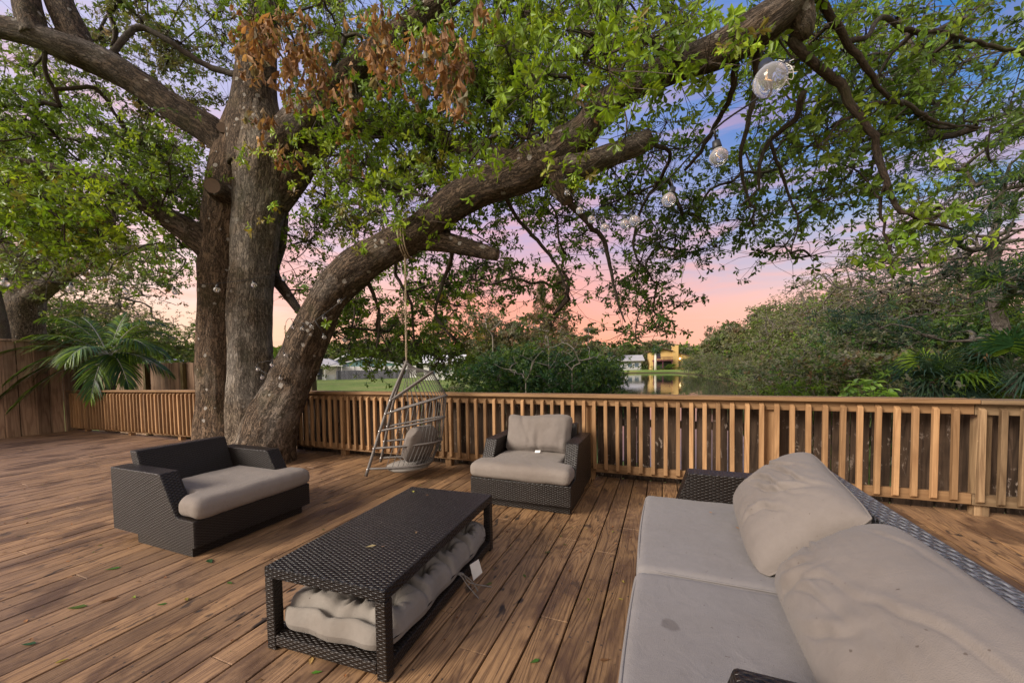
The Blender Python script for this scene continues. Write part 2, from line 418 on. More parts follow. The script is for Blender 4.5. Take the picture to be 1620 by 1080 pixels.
M['roof_white'] = mat_plain('white roof', (.74, .74, .76), .8, nscale=3, namt=.08)
M['roof_brown'] = mat_plain('brown roof', (.10, .06, .045), .9, nscale=3)
M['maroon'] = mat_plain('maroon railing paint', (.13, .03, .06), .7)
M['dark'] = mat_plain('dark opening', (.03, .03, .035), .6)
M['steel'] = mat_plain('grey metal', (.3, .3, .32), .4, .8)

k = NT('window glass'); M['glasswin'] = k.done(k.pbsdf((.10, .13, .17), .08, None, .8))
k = NT('clear bulb glass')
gl = k.n('ShaderNodeBsdfGlass'); gl.inputs['IOR'].default_value = 1.18; gl.inputs['Roughness'].default_value = .03; gl.inputs['Color'].default_value = (.96, .96, .97, 1)
df = k.pbsdf((.62, .60, .60), .15, None, .9)
lw = k.n('ShaderNodeLayerWeight'); lw.inputs[0].default_value = .35
mx = k.n('ShaderNodeMixShader'); k.set(mx.inputs[0], k.maprange(lw.outputs['Facing'], .2, 1, .22, .62)); k.t.links.new(gl.outputs[0], mx.inputs[1]); k.t.links.new(df, mx.inputs[2])
M['bulb'] = k.done(mx.outputs[0])
M['filament'] = mat_plain('bulb filament', (.65, .38, .16), .4)

k = NT('lake water'); g = k.geo()
rip = k.noise(k.scale(g, (.9, .35, 1)), 2.2, 3, .55)
rip2 = k.noise(k.scale(g, (.5, .12, 1)), .35, 2, .5)
M['water'] = k.done(k.pbsdf((.018, .022, .016), k.maprange(rip2, .4, .6, .02, .07), k.bump(rip, .22, .03), .9, IOR=1.33))

k = NT('lawn'); g = k.geo()
a = k.noise(g, .25, 4, .6); b = k.noise(g, 6, 4, .7); c2 = k.noise(g, 60, 2)
c = k.mix(k.maprange(a, .35, .65), (.13, .21, .045), (.23, .25, .08))
c = k.mix(k.maprange(b, .45, .75, 0, .5), c, (.075, .12, .03))
sp = k.n('ShaderNodeSeparateXYZ'); k.set(sp.inputs[0], g)
c = k.mix(k.maprange(sp.outputs[2], -1.35, -.85, 1, 0), c, (.06, .045, .025))
M['lawn'] = k.done(k.pbsdf(c, .95, k.bump(k.math('ADD', b, c2), .5, .05), .1))

# ------------------------------------------------------------------ world and light
SUN_DIR = unit(np.array([-.52, -.62, .42]))      # towards the light: behind and left of the photographer
w = D.worlds.new('World'); scene.world = w; w.use_nodes = True
nt = w.node_tree; nt.nodes.clear()
k = NT.__new__(NT); k.t = nt
out = k.n('ShaderNodeOutputWorld')
tc = k.n('ShaderNodeTexCoord').outputs['Generated']
sep = k.n('ShaderNodeSeparateXYZ'); k.set(sep.inputs[0], tc)
def dotdir(v):
    nd = k.n('ShaderNodeVectorMath', operation='DOT_PRODUCT'); k.set(nd.inputs[0], tc); nd.inputs[1].default_value = v
    return nd.outputs['Value']
zz = sep.outputs[2]
streak = k.noise(k.scale(tc, (2.2, 2.2, 15)), 1.35, 5, .55, .5)
zj = k.math('MULTIPLY_ADD', k.math('SUBTRACT', streak, .5), .16, zz)
main = k.ramp(zj, [(0, (.92, .33, .16)), (.07, (.92, .33, .18)), (.15, (.86, .35, .26)), (.24, (.66, .39, .42)), (.36, (.40, .35, .56)), (.55, (.24, .30, .58)), (1, (.15, .26, .58))])
leftc = k.ramp(zj, [(0, (.95, .62, .38)), (.10, (.95, .62, .45)), (.2, (.86, .62, .58)), (.35, (.62, .52, .66)), (.6, (.42, .44, .66)), (1, (.25, .36, .62))])
rightc = k.ramp(zj, [(0, (.85, .42, .28)), (.12, (.80, .45, .38)), (.20, (.50, .42, .50)), (.30, (.20, .31, .54)), (.48, (.04, .17, .46)), (1, (.02, .11, .42))])
right = dotdir((math.cos(YAW), math.sin(YAW), 0))
cc = k.mix(k.maprange(right, -.1, -.62), main, leftc)
cc = k.mix(k.maprange(right, .12, .60), cc, rightc)
behind = dotdir((math.sin(YAW), -math.cos(YAW), 0))
cc = k.mix(k.maprange(behind, -.1, .5), cc, (.74, .66, .58))
cl = k.noise(k.scale(tc, (1.4, 1.4, 9)), 2.1, 6, .6, .6)
cc = k.mix(k.math('MULTIPLY', k.maprange(cl, .48, .64), k.maprange(zz, .25, .6, .45, .12)), cc, (.92, .38, .26))
sky = k.n('ShaderNodeTexSky', sky_type='NISHITA'); sky.sun_disc = False
sky.sun_elevation = math.asin(SUN_DIR[2]); sky.sun_rotation = math.atan2(SUN_DIR[0], SUN_DIR[1])
bg1 = k.n('ShaderNodeBackground'); k.set(bg1.inputs[0], sky.outputs[0]); bg1.inputs[1].default_value = .05
bg2 = k.n('ShaderNodeBackground'); k.set(bg2.inputs[0], cc); bg2.inputs[1].default_value = .58
ad = k.n('ShaderNodeMixShader'); ad.inputs[0].default_value = .93
nt.links.new(bg1.outputs[0], ad.inputs[1]); nt.links.new(bg2.outputs[0], ad.inputs[2]); nt.links.new(ad.outputs[0], out.inputs[0])
sl = D.lights.new('sun', 'SUN'); sl.energy = 2.3; sl.angle = R(24); sl.color = (1., .90, .78)
so = D.objects.new('sun', sl); col.objects.link(so); so.rotation_euler = Vector(SUN_DIR).to_track_quat('Z', 'Y').to_euler()

scene.view_settings.view_transform = 'Standard'; scene.view_settings.look = 'None'; scene.view_settings.gamma = 1; scene.view_settings.exposure = 1.25
cy_ = scene.cycles; cy_.max_bounces = 6; cy_.diffuse_bounces = 3; cy_.glossy_bounces = 3; cy_.transmission_bounces = 6; cy_.use_adaptive_sampling = True; cy_.adaptive_threshold = .015
cy_.use_denoising = True
cam = D.cameras.new('camera'); co = D.objects.new('camera', cam); col.objects.link(co); scene.camera = co
cam.sensor_width = 36; cam.lens = FPX / 1620 * 36; cam.clip_end = 2000; cam.clip_start = .05
cam.shift_y = (CY - 540) / 1620
co.location = (0, 0, CAMH)
from mathutils import Matrix
co.rotation_euler = (Matrix.Rotation(YAW, 4, 'Z') @ Matrix.Rotation(PI / 2 - PITCH, 4, 'X') @ Matrix.Rotation(-ROLL, 4, 'Z')).to_euler()

# ------------------------------------------------------------------ ground, lake
lake = [(5.2, 13.), (6.6, 20), (8.4, 34.7), (10.6, 58), (9.4, 78), (6.8, 102), (2.4, 120), (-12, 121), (-26, 108), (-24, 74), (-9.5, 36), (-3.6, 21), (-1.7, 13), (-.6, 9.6), (1.2, 8.4), (3.4, 9.4)]
LP = np.array(lake, float)
def lake_dist(x, y):      # signed: negative inside
    P = np.stack([x, y], -1); d = np.full(x.shape, 1e9); ins = np.zeros(x.shape, bool)
    for i in range(len(LP)):
        a, b = LP[i], LP[(i + 1) % len(LP)]
        ab = b - a; t = np.clip(((P - a) @ ab) / (ab @ ab), 0, 1)
        d = np.minimum(d, np.linalg.norm(P - a - t[..., None] * ab, axis=-1))
        cr = ((a[1] > y) != (b[1] > y)) & (x < (b[0] - a[0]) * (y - a[1]) / (b[1] - a[1] + 1e-12) + a[0])
        ins ^= cr
    return np.where(ins, -d, d)
def ground_h(x, y):
    d = lake_dist(x, y)
    h = -1.75 + 1.15 * np.clip((d + .6) / 2.2, 0, 1)
    far = np.clip((np.hypot(x, y) - 160) / 300, 0, 1)
    return h + far * 2
def spaced(lo, hi, mid0, mid1, fine, grow=1.18):
    v = list(np.arange(mid0, mid1, fine)); s = fine; x = mid1
    while x < hi: v.append(x); s *= grow; x += s
    v.append(hi); s = fine; x = mid0 - fine; lv = []
    while x > lo: lv.append(x); s *= grow; x -= s
    lv.append(lo)
    return np.array(sorted(lv) + v)
gx = spaced(-900, 900, -30, 16, .8); gy = spaced(-300, 1100, 4, 125, .9)
GX, GY = np.meshgrid(gx, gy); GZ = ground_h(GX, GY)
g = Geo(); nx, ny = len(gx), len(gy)
i = np.arange(ny - 1)[:, None] * nx; j = np.arange(nx - 1)[None, :]
g.add(np.stack([GX, GY, GZ], -1).reshape(-1, 3), np.stack([i + j, i + j + 1, i + nx + j + 1, i + nx + j], -1).reshape(-1, 4))
tag(g.build('ground', M['lawn'], smooth=True), kind='structure')
g = Geo(); n = len(lake); cen = LP.mean(0)
ring = LP + unit(LP - cen) * 1.2
g.add(np.vstack([np.hstack([ring, np.full((n, 1), -1.4)]), [[-2, 60, -1.4]]]), None, [(i, (i + 1) % n, n) for i in range(n)])
tag(g.build('lake', M['water']), kind='structure')

# ------------------------------------------------------------------ deck
rng = np.random.default_rng(5)
g = Geo(); bw = .1455
for b in range(int(-12.4 / bw), int(6.5 / bw)):
    x0 = b * bw; y = -3.0 - rng.random() * 2.5
    while y < 4.36:
        L = rng.choice([2.4, 3.6, 4.8]); y1 = min(y + L, 4.36 + rng.uniform(-.01, .012))
        dz = rng.uniform(-.0015, .0015); sl_ = rng.uniform(-.001, .001)
        xa, xb = x0 + .0042, x0 + bw - .0042
        if y1 > -2.6:
            g.hexa([(xa, y + .0015, -.034), (xb, y + .0015, -.034), (xb, y1 - .0015, -.034), (xa, y1 - .0015, -.034),
                    (xa, y + .0015, dz + sl_), (xb, y + .0015, dz - sl_), (xb, y1 - .0015, dz - sl_), (xa, y1 - .0015, dz + sl_)])
        y = y1
        if y > 4.3: break
tag(g.build('deck', M['deck'], bevel=.004, seg=2), kind='structure')
g = Geo()
for yy in np.arange(-2.4, 4.3, .42): g.box(-12.4, 6.4, yy, yy + .045, -.19, -.036)
g.box(-12.4, 6.4, 4.30, 4.335, -.2, -.037)
tag(g.build('deck_joists', M['picket']), kind='structure')

# ------------------------------------------------------------------ railings
def railing(x0, x1, mv, mh, label, phase=0., posts=(), sag=None, seed=0, ovr=False):
    rg = np.random.default_rng(seed)
    sag = sag or (lambda x: 0.)
    root = thing('deck_railing', label, 'railing', ((x0 + x1) / 2, 4.2, 0))
    xs = np.arange(x0, x1 + .01, min(1.2, (x1 - x0) / 2))
    xs[-1] = x1
    def lath(name, ya, yb, za, zb, m, bev=.004):
        gg = Geo(); xx = np.linspace(x0, x1, max(3, int((x1 - x0) / .6)))
        V = []
        for x in xx:
            s_ = sag(x); V += [(x, ya, za + s_), (x, yb, za + s_), (x, yb, zb + s_), (x, ya, zb + s_)]
        nseg = len(xx)
        q = [(4 * i + a, 4 * i + 4 + a, 4 * i + 4 + (a + 1) % 4, 4 * i + (a + 1) % 4) for i in range(nseg - 1) for a in range(4)] + [(0, 1, 2, 3), (4 * nseg - 1, 4 * nseg - 2, 4 * nseg - 3, 4 * nseg - 4)]
        q = [tuple(reversed(f)) for f in q]
        gg.add(V, q); return gg.build(name, m, root, bevel=bev)
    lath('cap_rail', 4.118, 4.300, .922, .958, mh)
    lath('top_rail', 4.181, 4.219, .832, .920, mh)
    lath('bottom_rail', 4.181, 4.219, .098, .187, mh)
    for x in posts:
        gg = Geo(); gg.box(x - .045, x + .045, 4.221, 4.305, -.03, .920 + sag(x)); gg.build('post', mv, root, bevel=.004)
    x = x0 + phase; first = None
    while x < x1 - .03:
        s_ = sag(x); dx = rg.uniform(-.004, .004); ln = rg.uniform(-.006, .006)
        gg = Geo(); wd = .0185; za, zb = .113 + rg.uniform(-.006, .006), .885 + rg.uniform(-.004, .006)
        gg.hexa([(x - wd, 4.141, za + .022 + s_), (x + wd, 4.141, za + .022 + s_), (x + wd, 4.179, za + s_), (x - wd, 4.179, za + s_),
                 (x - wd + dx, 4.141, zb - .012 + s_), (x + wd + dx, 4.141, zb - .012 + s_), (x + wd + dx, 4.179, zb + .012 + s_), (x - wd + dx, 4.179, zb + .012 + s_)])
        gg.build('baluster', mv, root, bevel=.003)
        x += .1215 + rg.uniform(-.003, .003)
    return root
railing(-12.36, -6.95, M['rail'], M['railh'], 'brown wooden deck railing left of the oak trunk, running to the corner fence', .05, (-11.9, -10.14, -8.44), sag=lambda x: -.045 * min(1, max(0, (-x - 7) / 5)), seed=1)
railing(-5.95, 2.335, M['rail'], M['railh'], 'orange brown wooden deck railing from the oak trunk past the armchair to behind the sofa', .045, (-5.6, -4.4, -2.6, -.75, .95), seed=2)
railing(2.34, 4.9, M['rail_old'], M['railh_old'], 'older weathered grey brown railing section at the right end of the deck', .03, (2.42, 4.2), sag=lambda x: -.004, seed=3)

# ------------------------------------------------------------------ fences
def picket_run(root, name, m, x0, x1, y, z0, z1, wd, gap, seed, var=.01, gapvar=1., axis=0, xfix=None, tilt=0.):
    rg = np.random.default_rng(seed); gg = Geo(); x = x0
    while x < x1:
        w_ = wd * rg.uniform(.93, 1.03); dz = rg.uniform(-var, var); gp = gap * rg.uniform(0, 2) * gapvar
        jy = rg.uniform(-.004, .004); lean = rg.uniform(-.006, .006) + tilt
        a, b = x, x + w_
        if axis == 0:
            gg.hexa([(a, y + jy, z0), (b, y + jy, z0), (b, y + .018 + jy, z0), (a, y + .018 + jy, z0), (a + lean, y + jy, z1 + dz), (b + lean, y + jy, z1 + dz), (b + lean, y + .018 + jy, z1 + dz), (a + lean, y + .018 + jy, z1 + dz)])
        else:
            gg.hexa([(y + jy, a, z0), (y + .018 + jy, a, z0), (y + .018 + jy, b, z0), (y + jy, b, z0), (y + jy, a + lean, z1 + dz), (y + .018 + jy, a + lean, z1 + dz), (y + .018 + jy, b + lean, z1 + dz), (y + jy, b + lean, z1 + dz)])
        x = b + gp
    return gg.build(name, m, root, bevel=.002)
f1 = thing('picket_fence', 'low dark weathered picket fence close behind the deck railing, lichen spotted with narrow gaps', 'fence', (-.5, 4.43, -.6))
picket_run(f1, 'picket_panel', M['picket'], -5.6, 5.2, 4.42, -.62, .815, .14, .0095, 11)
for zz_ in (.62, .02):
    Geo().box(-5.6, 5.2, 4.4405, 4.478, zz_ - .04, zz_ + .04).build('fence_rail', M['picket'], f1)
f2 = thing('privacy_fence', 'tall tan board fence behind the left railing and the oak trunk', 'fence', (-10, 5.4, -.6))
picket_run(f2, 'board_panel', M['fence'], -14.0, -6.42, 5.41, -.62, 1.50, .14, .002, 12)
for x in (-13.9, -12.0, -10.45):
    Geo().box(x - .05, x + .05, 5.33, 5.408, -.62, 1.49).build('post', M['fence_post'], f2, bevel=.004)
Geo().box(-6.52, -6.25, 5.30, 5.408, -.62, 1.53).build('post', M['fence_post'], f2, bevel=.004)
f3 = thing('privacy_fence', 'high reddish brown board fence at the left edge of the deck', 'fence', (-12.45, 1, 0))
picket_run(f3, 'board_panel', M['fence_red'], -4.0, 4.18, -12.44, -.06, 1.96, .20, .012, 13, .012, axis=1)
Geo().box(-12.52, -12.50, -4, 4.05, -.06, 1.95).build('dark_seam_backing', M['picket'], f3)  # dark sheet added behind the boards so the seams look shaded
Geo().box(-12.4995, -12.4405, -4, 4.05, 1.40, 1.49).build('fence_rail', M['fence_red'], f3)
Geo().box(-12.45, -12.37, -4, 4.05, 1.975, 2.01).build('fence_cap', M['fence_red'], f3, bevel=.003)
f4 = thing('gate_frame', 'dark timber frame around an open gap beside the palm, at the fence corner', 'gate', (-12.9, 4.9, 0))
g = Geo(); g.box(-12.62, -12.44, 4.30, 4.42, -.6, 1.45); g.build('post', M['picket'], f4, bevel=.004)
g = Geo(); g.box(-14.35, -14.05, 5.35, 5.45, -.6, 1.55); g.build('post', M['picket'], f4, bevel=.004)
g = Geo(); g.beam((-12.6, 4.45, 1.36), (-14.2, 5.38, 1.28), .06, .13); g.build('lintel', M['picket'], f4, bevel=.004)

# ------------------------------------------------------------------ soft furnishings
def rounded_box(hx, hy, hz, r, n=(40, 40, 12), dome=.0, wr=.004, wsc=6., seed=0, wfun=None, pinch=0.):
    """rounded slab centred on the origin as (V, quads); wfun(y) scales x"""
    V = []; F = []; index = {}
    nx, ny, nz = n
    def vid(i, j, k):
        key = (i, j, k)
        if key not in index:
            index[key] = len(V); V.append((2 * i / nx - 1, 2 * j / ny - 1, 2 * k / nz - 1))
        return index[key]
    for i in range(nx):
        for j in range(ny):
            F.append((vid(i, j, nz), vid(i + 1, j, nz), vid(i + 1, j + 1, nz), vid(i, j + 1, nz)))
            F.append((vid(i, j, 0), vid(i, j + 1, 0), vid(i + 1, j + 1, 0), vid(i + 1, j, 0)))
    for i in range(nx):
        for k_ in range(nz):
            F.append((vid(i, 0, k_), vid(i + 1, 0, k_), vid(i + 1, 0, k_ + 1), vid(i, 0, k_ + 1)))
            F.append((vid(i, ny, k_), vid(i, ny, k_ + 1), vid(i + 1, ny, k_ + 1), vid(i + 1, ny, k_)))
    for j in range(ny):
        for k_ in range(nz):
            F.append((vid(0, j, k_), vid(0, j, k_ + 1), vid(0, j + 1, k_ + 1), vid(0, j + 1, k_)))
            F.append((vid(nx, j, k_), vid(nx, j + 1, k_), vid(nx, j + 1, k_ + 1), vid(nx, j, k_ + 1)))
    P = np.array(V); H = np.array([hx, hy, hz]); S = P * H
    Cc = np.clip(S, -(H - r), H - r); dlt = S - Cc
    ln = np.linalg.norm(dlt, axis=1); nn = dlt / (ln[:, None] + 1e-9)
    mx_ = np.abs(dlt).max(1)
    S = Cc + nn * mx_[:, None]
    u, v = P[:, 0], P[:, 1]
    S[:, 2] *= 1 + dome * (1 - u ** 4) * (1 - v ** 4)
    if pinch:
        edge = np.maximum(np.abs(u), np.abs(v)) ** 2
        S[:, 2] *= 1 - pinch * (np.abs(u) ** 3 + np.abs(v) ** 3) / 2
        S[:, 0] *= 1 - .06 * (1 - v ** 2); S[:, 1] *= 1 - .06 * (1 - u ** 2)
    if wr:
        off = Vector((seed * 7.3, seed * 3.1, seed * 5.7))
        d = np.array([mnoise.fractal(Vector(p) * wsc + off, 1., 2., 4) for p in S])
        d2 = np.array([mnoise.noise(Vector((p[0] * wsc * 2.2 + 3 * mnoise.noise(Vector(p) * 3 + off), p[1] * wsc * .6, p[2] * 2)) + off) for p in S])
        S += unit(S - np.array([0, 0, 0]) * 1.) * 0 + np.stack([d * .3, d * .3, d + d2 * .7], -1) * wr
    if wfun is not None:
        S[:, 0] *= wfun(S[:, 1])
    return S, F
def pillow(hx, hy, hz, seed, wr=.012, n=60, creases=()):
    """throw-pillow shape: thin edges, full middle, folds running in from the seams"""
    V = []; F = []
    for side in (1, -1):
        base = len(V)
        for i in range(n + 1):
            for j in range(n + 1):
                u, v = 2 * i / n - 1, 2 * j / n - 1
                # squash parameter so corners stay defined
                th = ((1 - abs(u) ** 2.6) * (1 - abs(v) ** 2.6))
                th = max(th, 0) ** .46
                x = hx * u * math.sqrt(1 - .13 * v ** 4) * (1 - .03 * (1 - v * v)); y = hy * v * math.sqrt(1 - .13 * u ** 4) * (1 - .03 * (1 - u * u))
                z = side * hz * th
                e = 1 - max(abs(u), abs(v))
                off = seed * 11.3 + side * 5
                fold = mnoise.noise(Vector((u * 7 + off, v * 7 * .35, 1.))) * (1 - abs(u)) * .6 + mnoise.noise(Vector((u * 2.4, v * 9 + off, 3.))) * (1 - abs(v)) * .5
                big = mnoise.fractal(Vector((u * 1.8 + off, v * 1.8, 2.)), 1., 2., 3)
                z += (fold * .7 + big * .3) * wr * min(1, e * 5 + .0)
                for (cu, cv, ang, ln_, amp) in creases:
                    du, dv = u - cu, v - cv
                    a = du * math.cos(ang) + dv * math.sin(ang); b = -du * math.sin(ang) + dv * math.cos(ang)
                    b += .10 * math.sin(a * 4 + cu * 9) + .05 * mnoise.noise(Vector((a * 5, cu * 9, 2)))
                    if side == 1: z -= 1.5 * amp * math.exp(-(b / .032) ** 2) * math.exp(-(a / ln_) ** 2) * min(1, e * 8) - 1.2 * amp * math.exp(-((b - .085) / .05) ** 2) * math.exp(-(a / ln_) ** 2) * min(1, e * 8)
                V.append((x, y, z))
        for i in range(n):
            for j in range(n):
                a, b, c, d = base + i * (n + 1) + j, base + (i + 1) * (n + 1) + j, base + (i + 1) * (n + 1) + j + 1, base + i * (n + 1) + j + 1
                F.append((a, b, c, d) if side == 1 else (d, c, b, a))
    return np.array(V), F
def frame(V, o, ex, ey, ez):
    return np.asarray(o, float) + V[:, :1] * np.asarray(ex, float) + V[:, 1:2] * np.asarray(ey, float) + V[:, 2:3] * np.asarray(ez, float)

# ------------------------------------------------------------------ armchairs (front faces -y when built)
def armchair(loc, rot, label, back_cushion, seed):
    root = thing('wicker_armchair', label, 'armchair', (0, 0, 0), 'wicker armchairs around the coffee table')
    F_, B_ = -.48, .48; hw = .475; aw = .125
    g = Geo(); g.box(-hw + .025, hw - .025, F_ + .07, B_ - .26, 0, .078); g.build('plinth', M['wicker'], root, boxuv=True, bevel=.006, seg=2)
    g = Geo(); g.box(-hw + .003, hw - .003, F_, B_ - .003, .082, .268); g.build('seat_base', M['wicker'], root, boxuv=True, bevel=.010, seg=2)
    prof = [(F_ + .19, .269), (F_ + .004, .269), (F_ + .004, .08), (B_, .08), (B_, .56), (F_ + .35, .56)]
    for s in (-1, 1):
        g = Geo(); a, b = (hw - aw, hw - .0005) if s > 0 else (-hw + .0005, -hw + aw)
        g.prism(prof, 0, a, b); g.build('arm', M['wicker'], root, boxuv=True, bevel=.009, seg=2)
    g = Geo(); i = hw - aw - .002
    g.hexa([(-i, B_ - .22, .27), (i, B_ - .22, .27), (i, B_ - .11, .27), (-i, B_ - .11, .27), (-i, B_ - .085, .66), (i, B_ - .085, .66), (i, B_ + .005, .66), (-i, B_ + .005, .66)])
    g.build('backrest', M['wicker'], root, boxuv=True, bevel=.010, seg=2)
    wi, wo = .345, .475
    def wf(y):
        t = np.clip((-(y) - .13 + .0) / .05, 0, 1)        # full width at the front lip
        return (wi + (wo - wi) * t * t * (3 - 2 * t)) / wo
    S, Fq = rounded_box(wo, .37, .068, .055, (44, 44, 10), .10, .0045, 5., seed, wf)
    S[:, 1] += -.145; S[:, 2] += .342
    S[:, 2] -= .012 * np.clip((-S[:, 1] - .42) / .1, 0, 1)
    g = Geo(); g.add(S, Fq); g.build('seat_cushion', M['cushion'], root, smooth=True)
    if back_cushion:
        S, Fq = rounded_box(.355, .20, .085, .07, (44, 30, 12), .25, .011, 5., seed + 3, pinch=.35)
        for q in S:   # folds that gather at the sewn middle
            q[2] -= .020 * math.exp(-((q[0] - .02) / .022) ** 2) * max(0, min(1, (.06 - q[1]) / .2)) * (1 if q[2] > 0 else 0)
            q[2] -= .012 * math.exp(-((q[0] + .10 + q[1] * .5) / .016) ** 2) * (1 if q[2] > 0 else 0)
        V = frame(S, (0, .14, .585), (1, 0, 0), (0, .33, .944), (0, -.944, .33))
        V[:, 2] += .012 * np.sin(V[:, 0] * 9)
        g = Geo(); g.add(V, Fq); bc = g.build('back_cushion', M['pillow'], root, smooth=True)
        g = Geo(); g.hexa([(.0, .005, .414), (.055, .0, .420), (.06, .004, .44), (.005, .01, .436), (.0, .003, .417), (.055, -.002, .423), (.06, .002, .443), (.005, .008, .439)]); g.build('care_tag', M['tag'], bc)
    root.location = loc; root.rotation_euler = (0, 0, rot)
    return root
armchair((-1.185, 3.55, 0), 0, 'dark wicker armchair with taupe seat and back cushions in front of the railing', True, 1)
armchair((-3.45, 1.975, 0), PI / 2, 'dark wicker armchair without a back cushion in front of the oak trunk', False, 2).scale = (.95, 1.07, 1.)

# ------------------------------------------------------------------ sofa
so_ = thing('wicker_sofa', 'long dark wicker sofa with taupe cushions in the right foreground', 'sofa', (.42, 1.75, 0))
Y0, Y1 = .80, 2.745
Geo().box(.0, .66, Y0 + .05, Y1 - .05, 0, .078).build('plinth', M['wicker'], so_, boxuv=True, bevel=.006)
Geo().box(-.075, .897, Y0 + .003, Y1 - .003, .082, .272).build('seat_base', M['wicker'], so_, boxuv=True, bevel=.01, seg=2)
for a, b in ((Y0 + .0005, Y0 + .165), (Y1 - .135, Y1 - .0005)):
    g = Geo(); g.prism([(.05, .273), (-.071, .273), (-.071, .08), (.84, .08), (.84, .585), (.15, .585)], 1, b, a); g.build('arm', M['wicker'], so_, boxuv=True, bevel=.009, seg=2)
g = Geo(); g.hexa([(.72, Y0, .2725), (.90, Y0, .2725), (.90, Y1, .2725), (.72, Y1, .2725), (.805, Y0, .60), (.90, Y0, .60), (.90, Y1, .60), (.805, Y1, .60)]); g.build('backrest', M['wicker'], so_, boxuv=True, bevel=.006)
g = Geo(); g.box(.797, .906, Y0 - .002, Y1 + .002, .601, .655); g.build('back_rim', M['wicker_rim'], so_, boxuv=True, bevel=.016, seg=3)
M['sofa_cushion'] = make_fabric('sofa cushion fabric', (.205, .188, .183), (.145, .123, .108), .35, spot=[(.025, 1.30, .425, .032)])
for (ya, yb, sd, dz) in ((1.655, 2.635, 5, .0), (.70, 1.635, 6, .008)):
    S, Fq = rounded_box(.395, (yb - ya) / 2, .07, .036, (50, 56, 10), .12, .0030, 3.0, sd)
    S[:, 0] += .29; S[:, 1] += (ya + yb) / 2; S[:, 2] += .346 + dz
    S[:, 0] -= .012 * np.sin((S[:, 1] - ya) * 3.1)
    if ya < 1:                 # the lip in front of the near arm, narrower behind it
        t = np.clip((S[:, 0] - .0) / .06, 0, 1); lo = S[:, 1] < .98
        S[:, 1] = np.where(lo, np.maximum(S[:, 1], .70 + .27 * t), S[:, 1])
    g = Geo(); g.add(S, Fq); sc_ = g.build('seat_cushion', M['sofa_cushion'], so_, smooth=True)
    hx_, hy_ = .395 - .010, (yb - ya) / 2 - .010; lp = []
    for i_ in range(160):
        a_ = 2 * PI * i_ / 160; q_ = max(abs(math.cos(a_)) ** 12 + abs(math.sin(a_)) ** 12, 1e-9) ** (-1 / 12)
        lp.append((hx_ * math.cos(a_) * q_ + .29, hy_ * math.sin(a_) * q_ + (ya + yb) / 2, .346 + dz + .0605))
    lp = np.array(lp + lp[:2]); lp[:, 0] -= .012 * np.sin((lp[:, 1] - ya) * 3.1)
    if ya < 1:
        t = np.clip(lp[:, 0] / .06, 0, 1); lp[:, 1] = np.where(lp[:, 1] < .98, np.maximum(lp[:, 1], .71 + .27 * t), lp[:, 1])
    gg = Geo(); gg.tube(lp, .0045, 6, cap=False); gg.build('piping', M['sofa_cushion'], sc_, smooth=True)
def back_pillow(yc, hw_, seed, cx, cz, lean, hh, th, yaw, roll, creases, tagat=None):
    V, Fq = pillow(hw_, hh, th, seed, .012, 96, [(a_, b_, c_, d_, e_ * .7) for a_, b_, c_, d_, e_ in creases])
    ey = np.array([math.cos(lean), 0, math.sin(lean)]); ez = np.array([-math.sin(lean), 0, math.cos(lean)]); ex = np.array([0, 1., 0])
    ex2 = ex * math.cos(roll) + ey * math.sin(roll); ey2 = -ex * math.sin(roll) + ey * math.cos(roll)
    c, s = math.cos(yaw), math.sin(yaw); Rz = np.array([[c, -s, 0], [s, c, 0], [0, 0, 1]])
    V = frame(V, (0, 0, 0), Rz @ ex2 * -1, Rz @ ey2, Rz @ ez) + np.array([cx, yc, cz])
    V[:, 2] = np.maximum(V[:, 2], .425 + .02 * np.abs(np.sin(V[:, 1] * 9)))
    g = Geo(); g.add(V, Fq); o = g.build('back_pillow', M['pillow'], so_, smooth=True)
    n1_ = 97; ring_ = [i * n1_ for i in range(96)] + [96 * n1_ + j for j in range(96)] + [i * n1_ + 96 for i in range(96, 0, -1)] + [j for j in range(96, 0, -1)]
    gg = Geo(); gg.tube(V[ring_ + ring_[:2]], .0042, 6, cap=False); gg.build('piping', M['pillow'], o, smooth=True)
    if tagat is not None:
        gg = Geo(); q4 = [at(1283, 1034, z=.446), at(1293, 1048, z=.440), at(1302, 1034, z=.466), at(1291, 1019, z=.470)]; t_ = np.array([-.0008, 0, .0012])
        gg.hexa(q4 + [q_ + t_ for q_ in q4]); gg.build('care_tag', M['tag'], o)
back_pillow(2.10, .385, 1, .55, .595, R(44), .245, .145, R(4), R(9), [(.2, .2, .9, .5, .016), (-.1, .0, .7, .6, .014), (.5, -.3, 1.1, .4, .013), (-.5, .4, .5, .4, .012), (.05, .5, .75, .5, .012)])
back_pillow(1.235, .475, 2, .57, .565, R(38), .235, .16, R(-1), R(0), [(-.45, -.55, 1.1, .35, .012), (-.62, -.5, 1.3, .3, .012), (-.3, -.55, .9, .4, .012), (-.15, -.6, .8, .3, .009), (-.75, -.2, .4, .2, .008), (.1, -.6, 1.2, .3, .010), (.45, .2, .5, .5, .006), (-.2, .7, .2, .4, .006)], (.362, 1.335, .428))

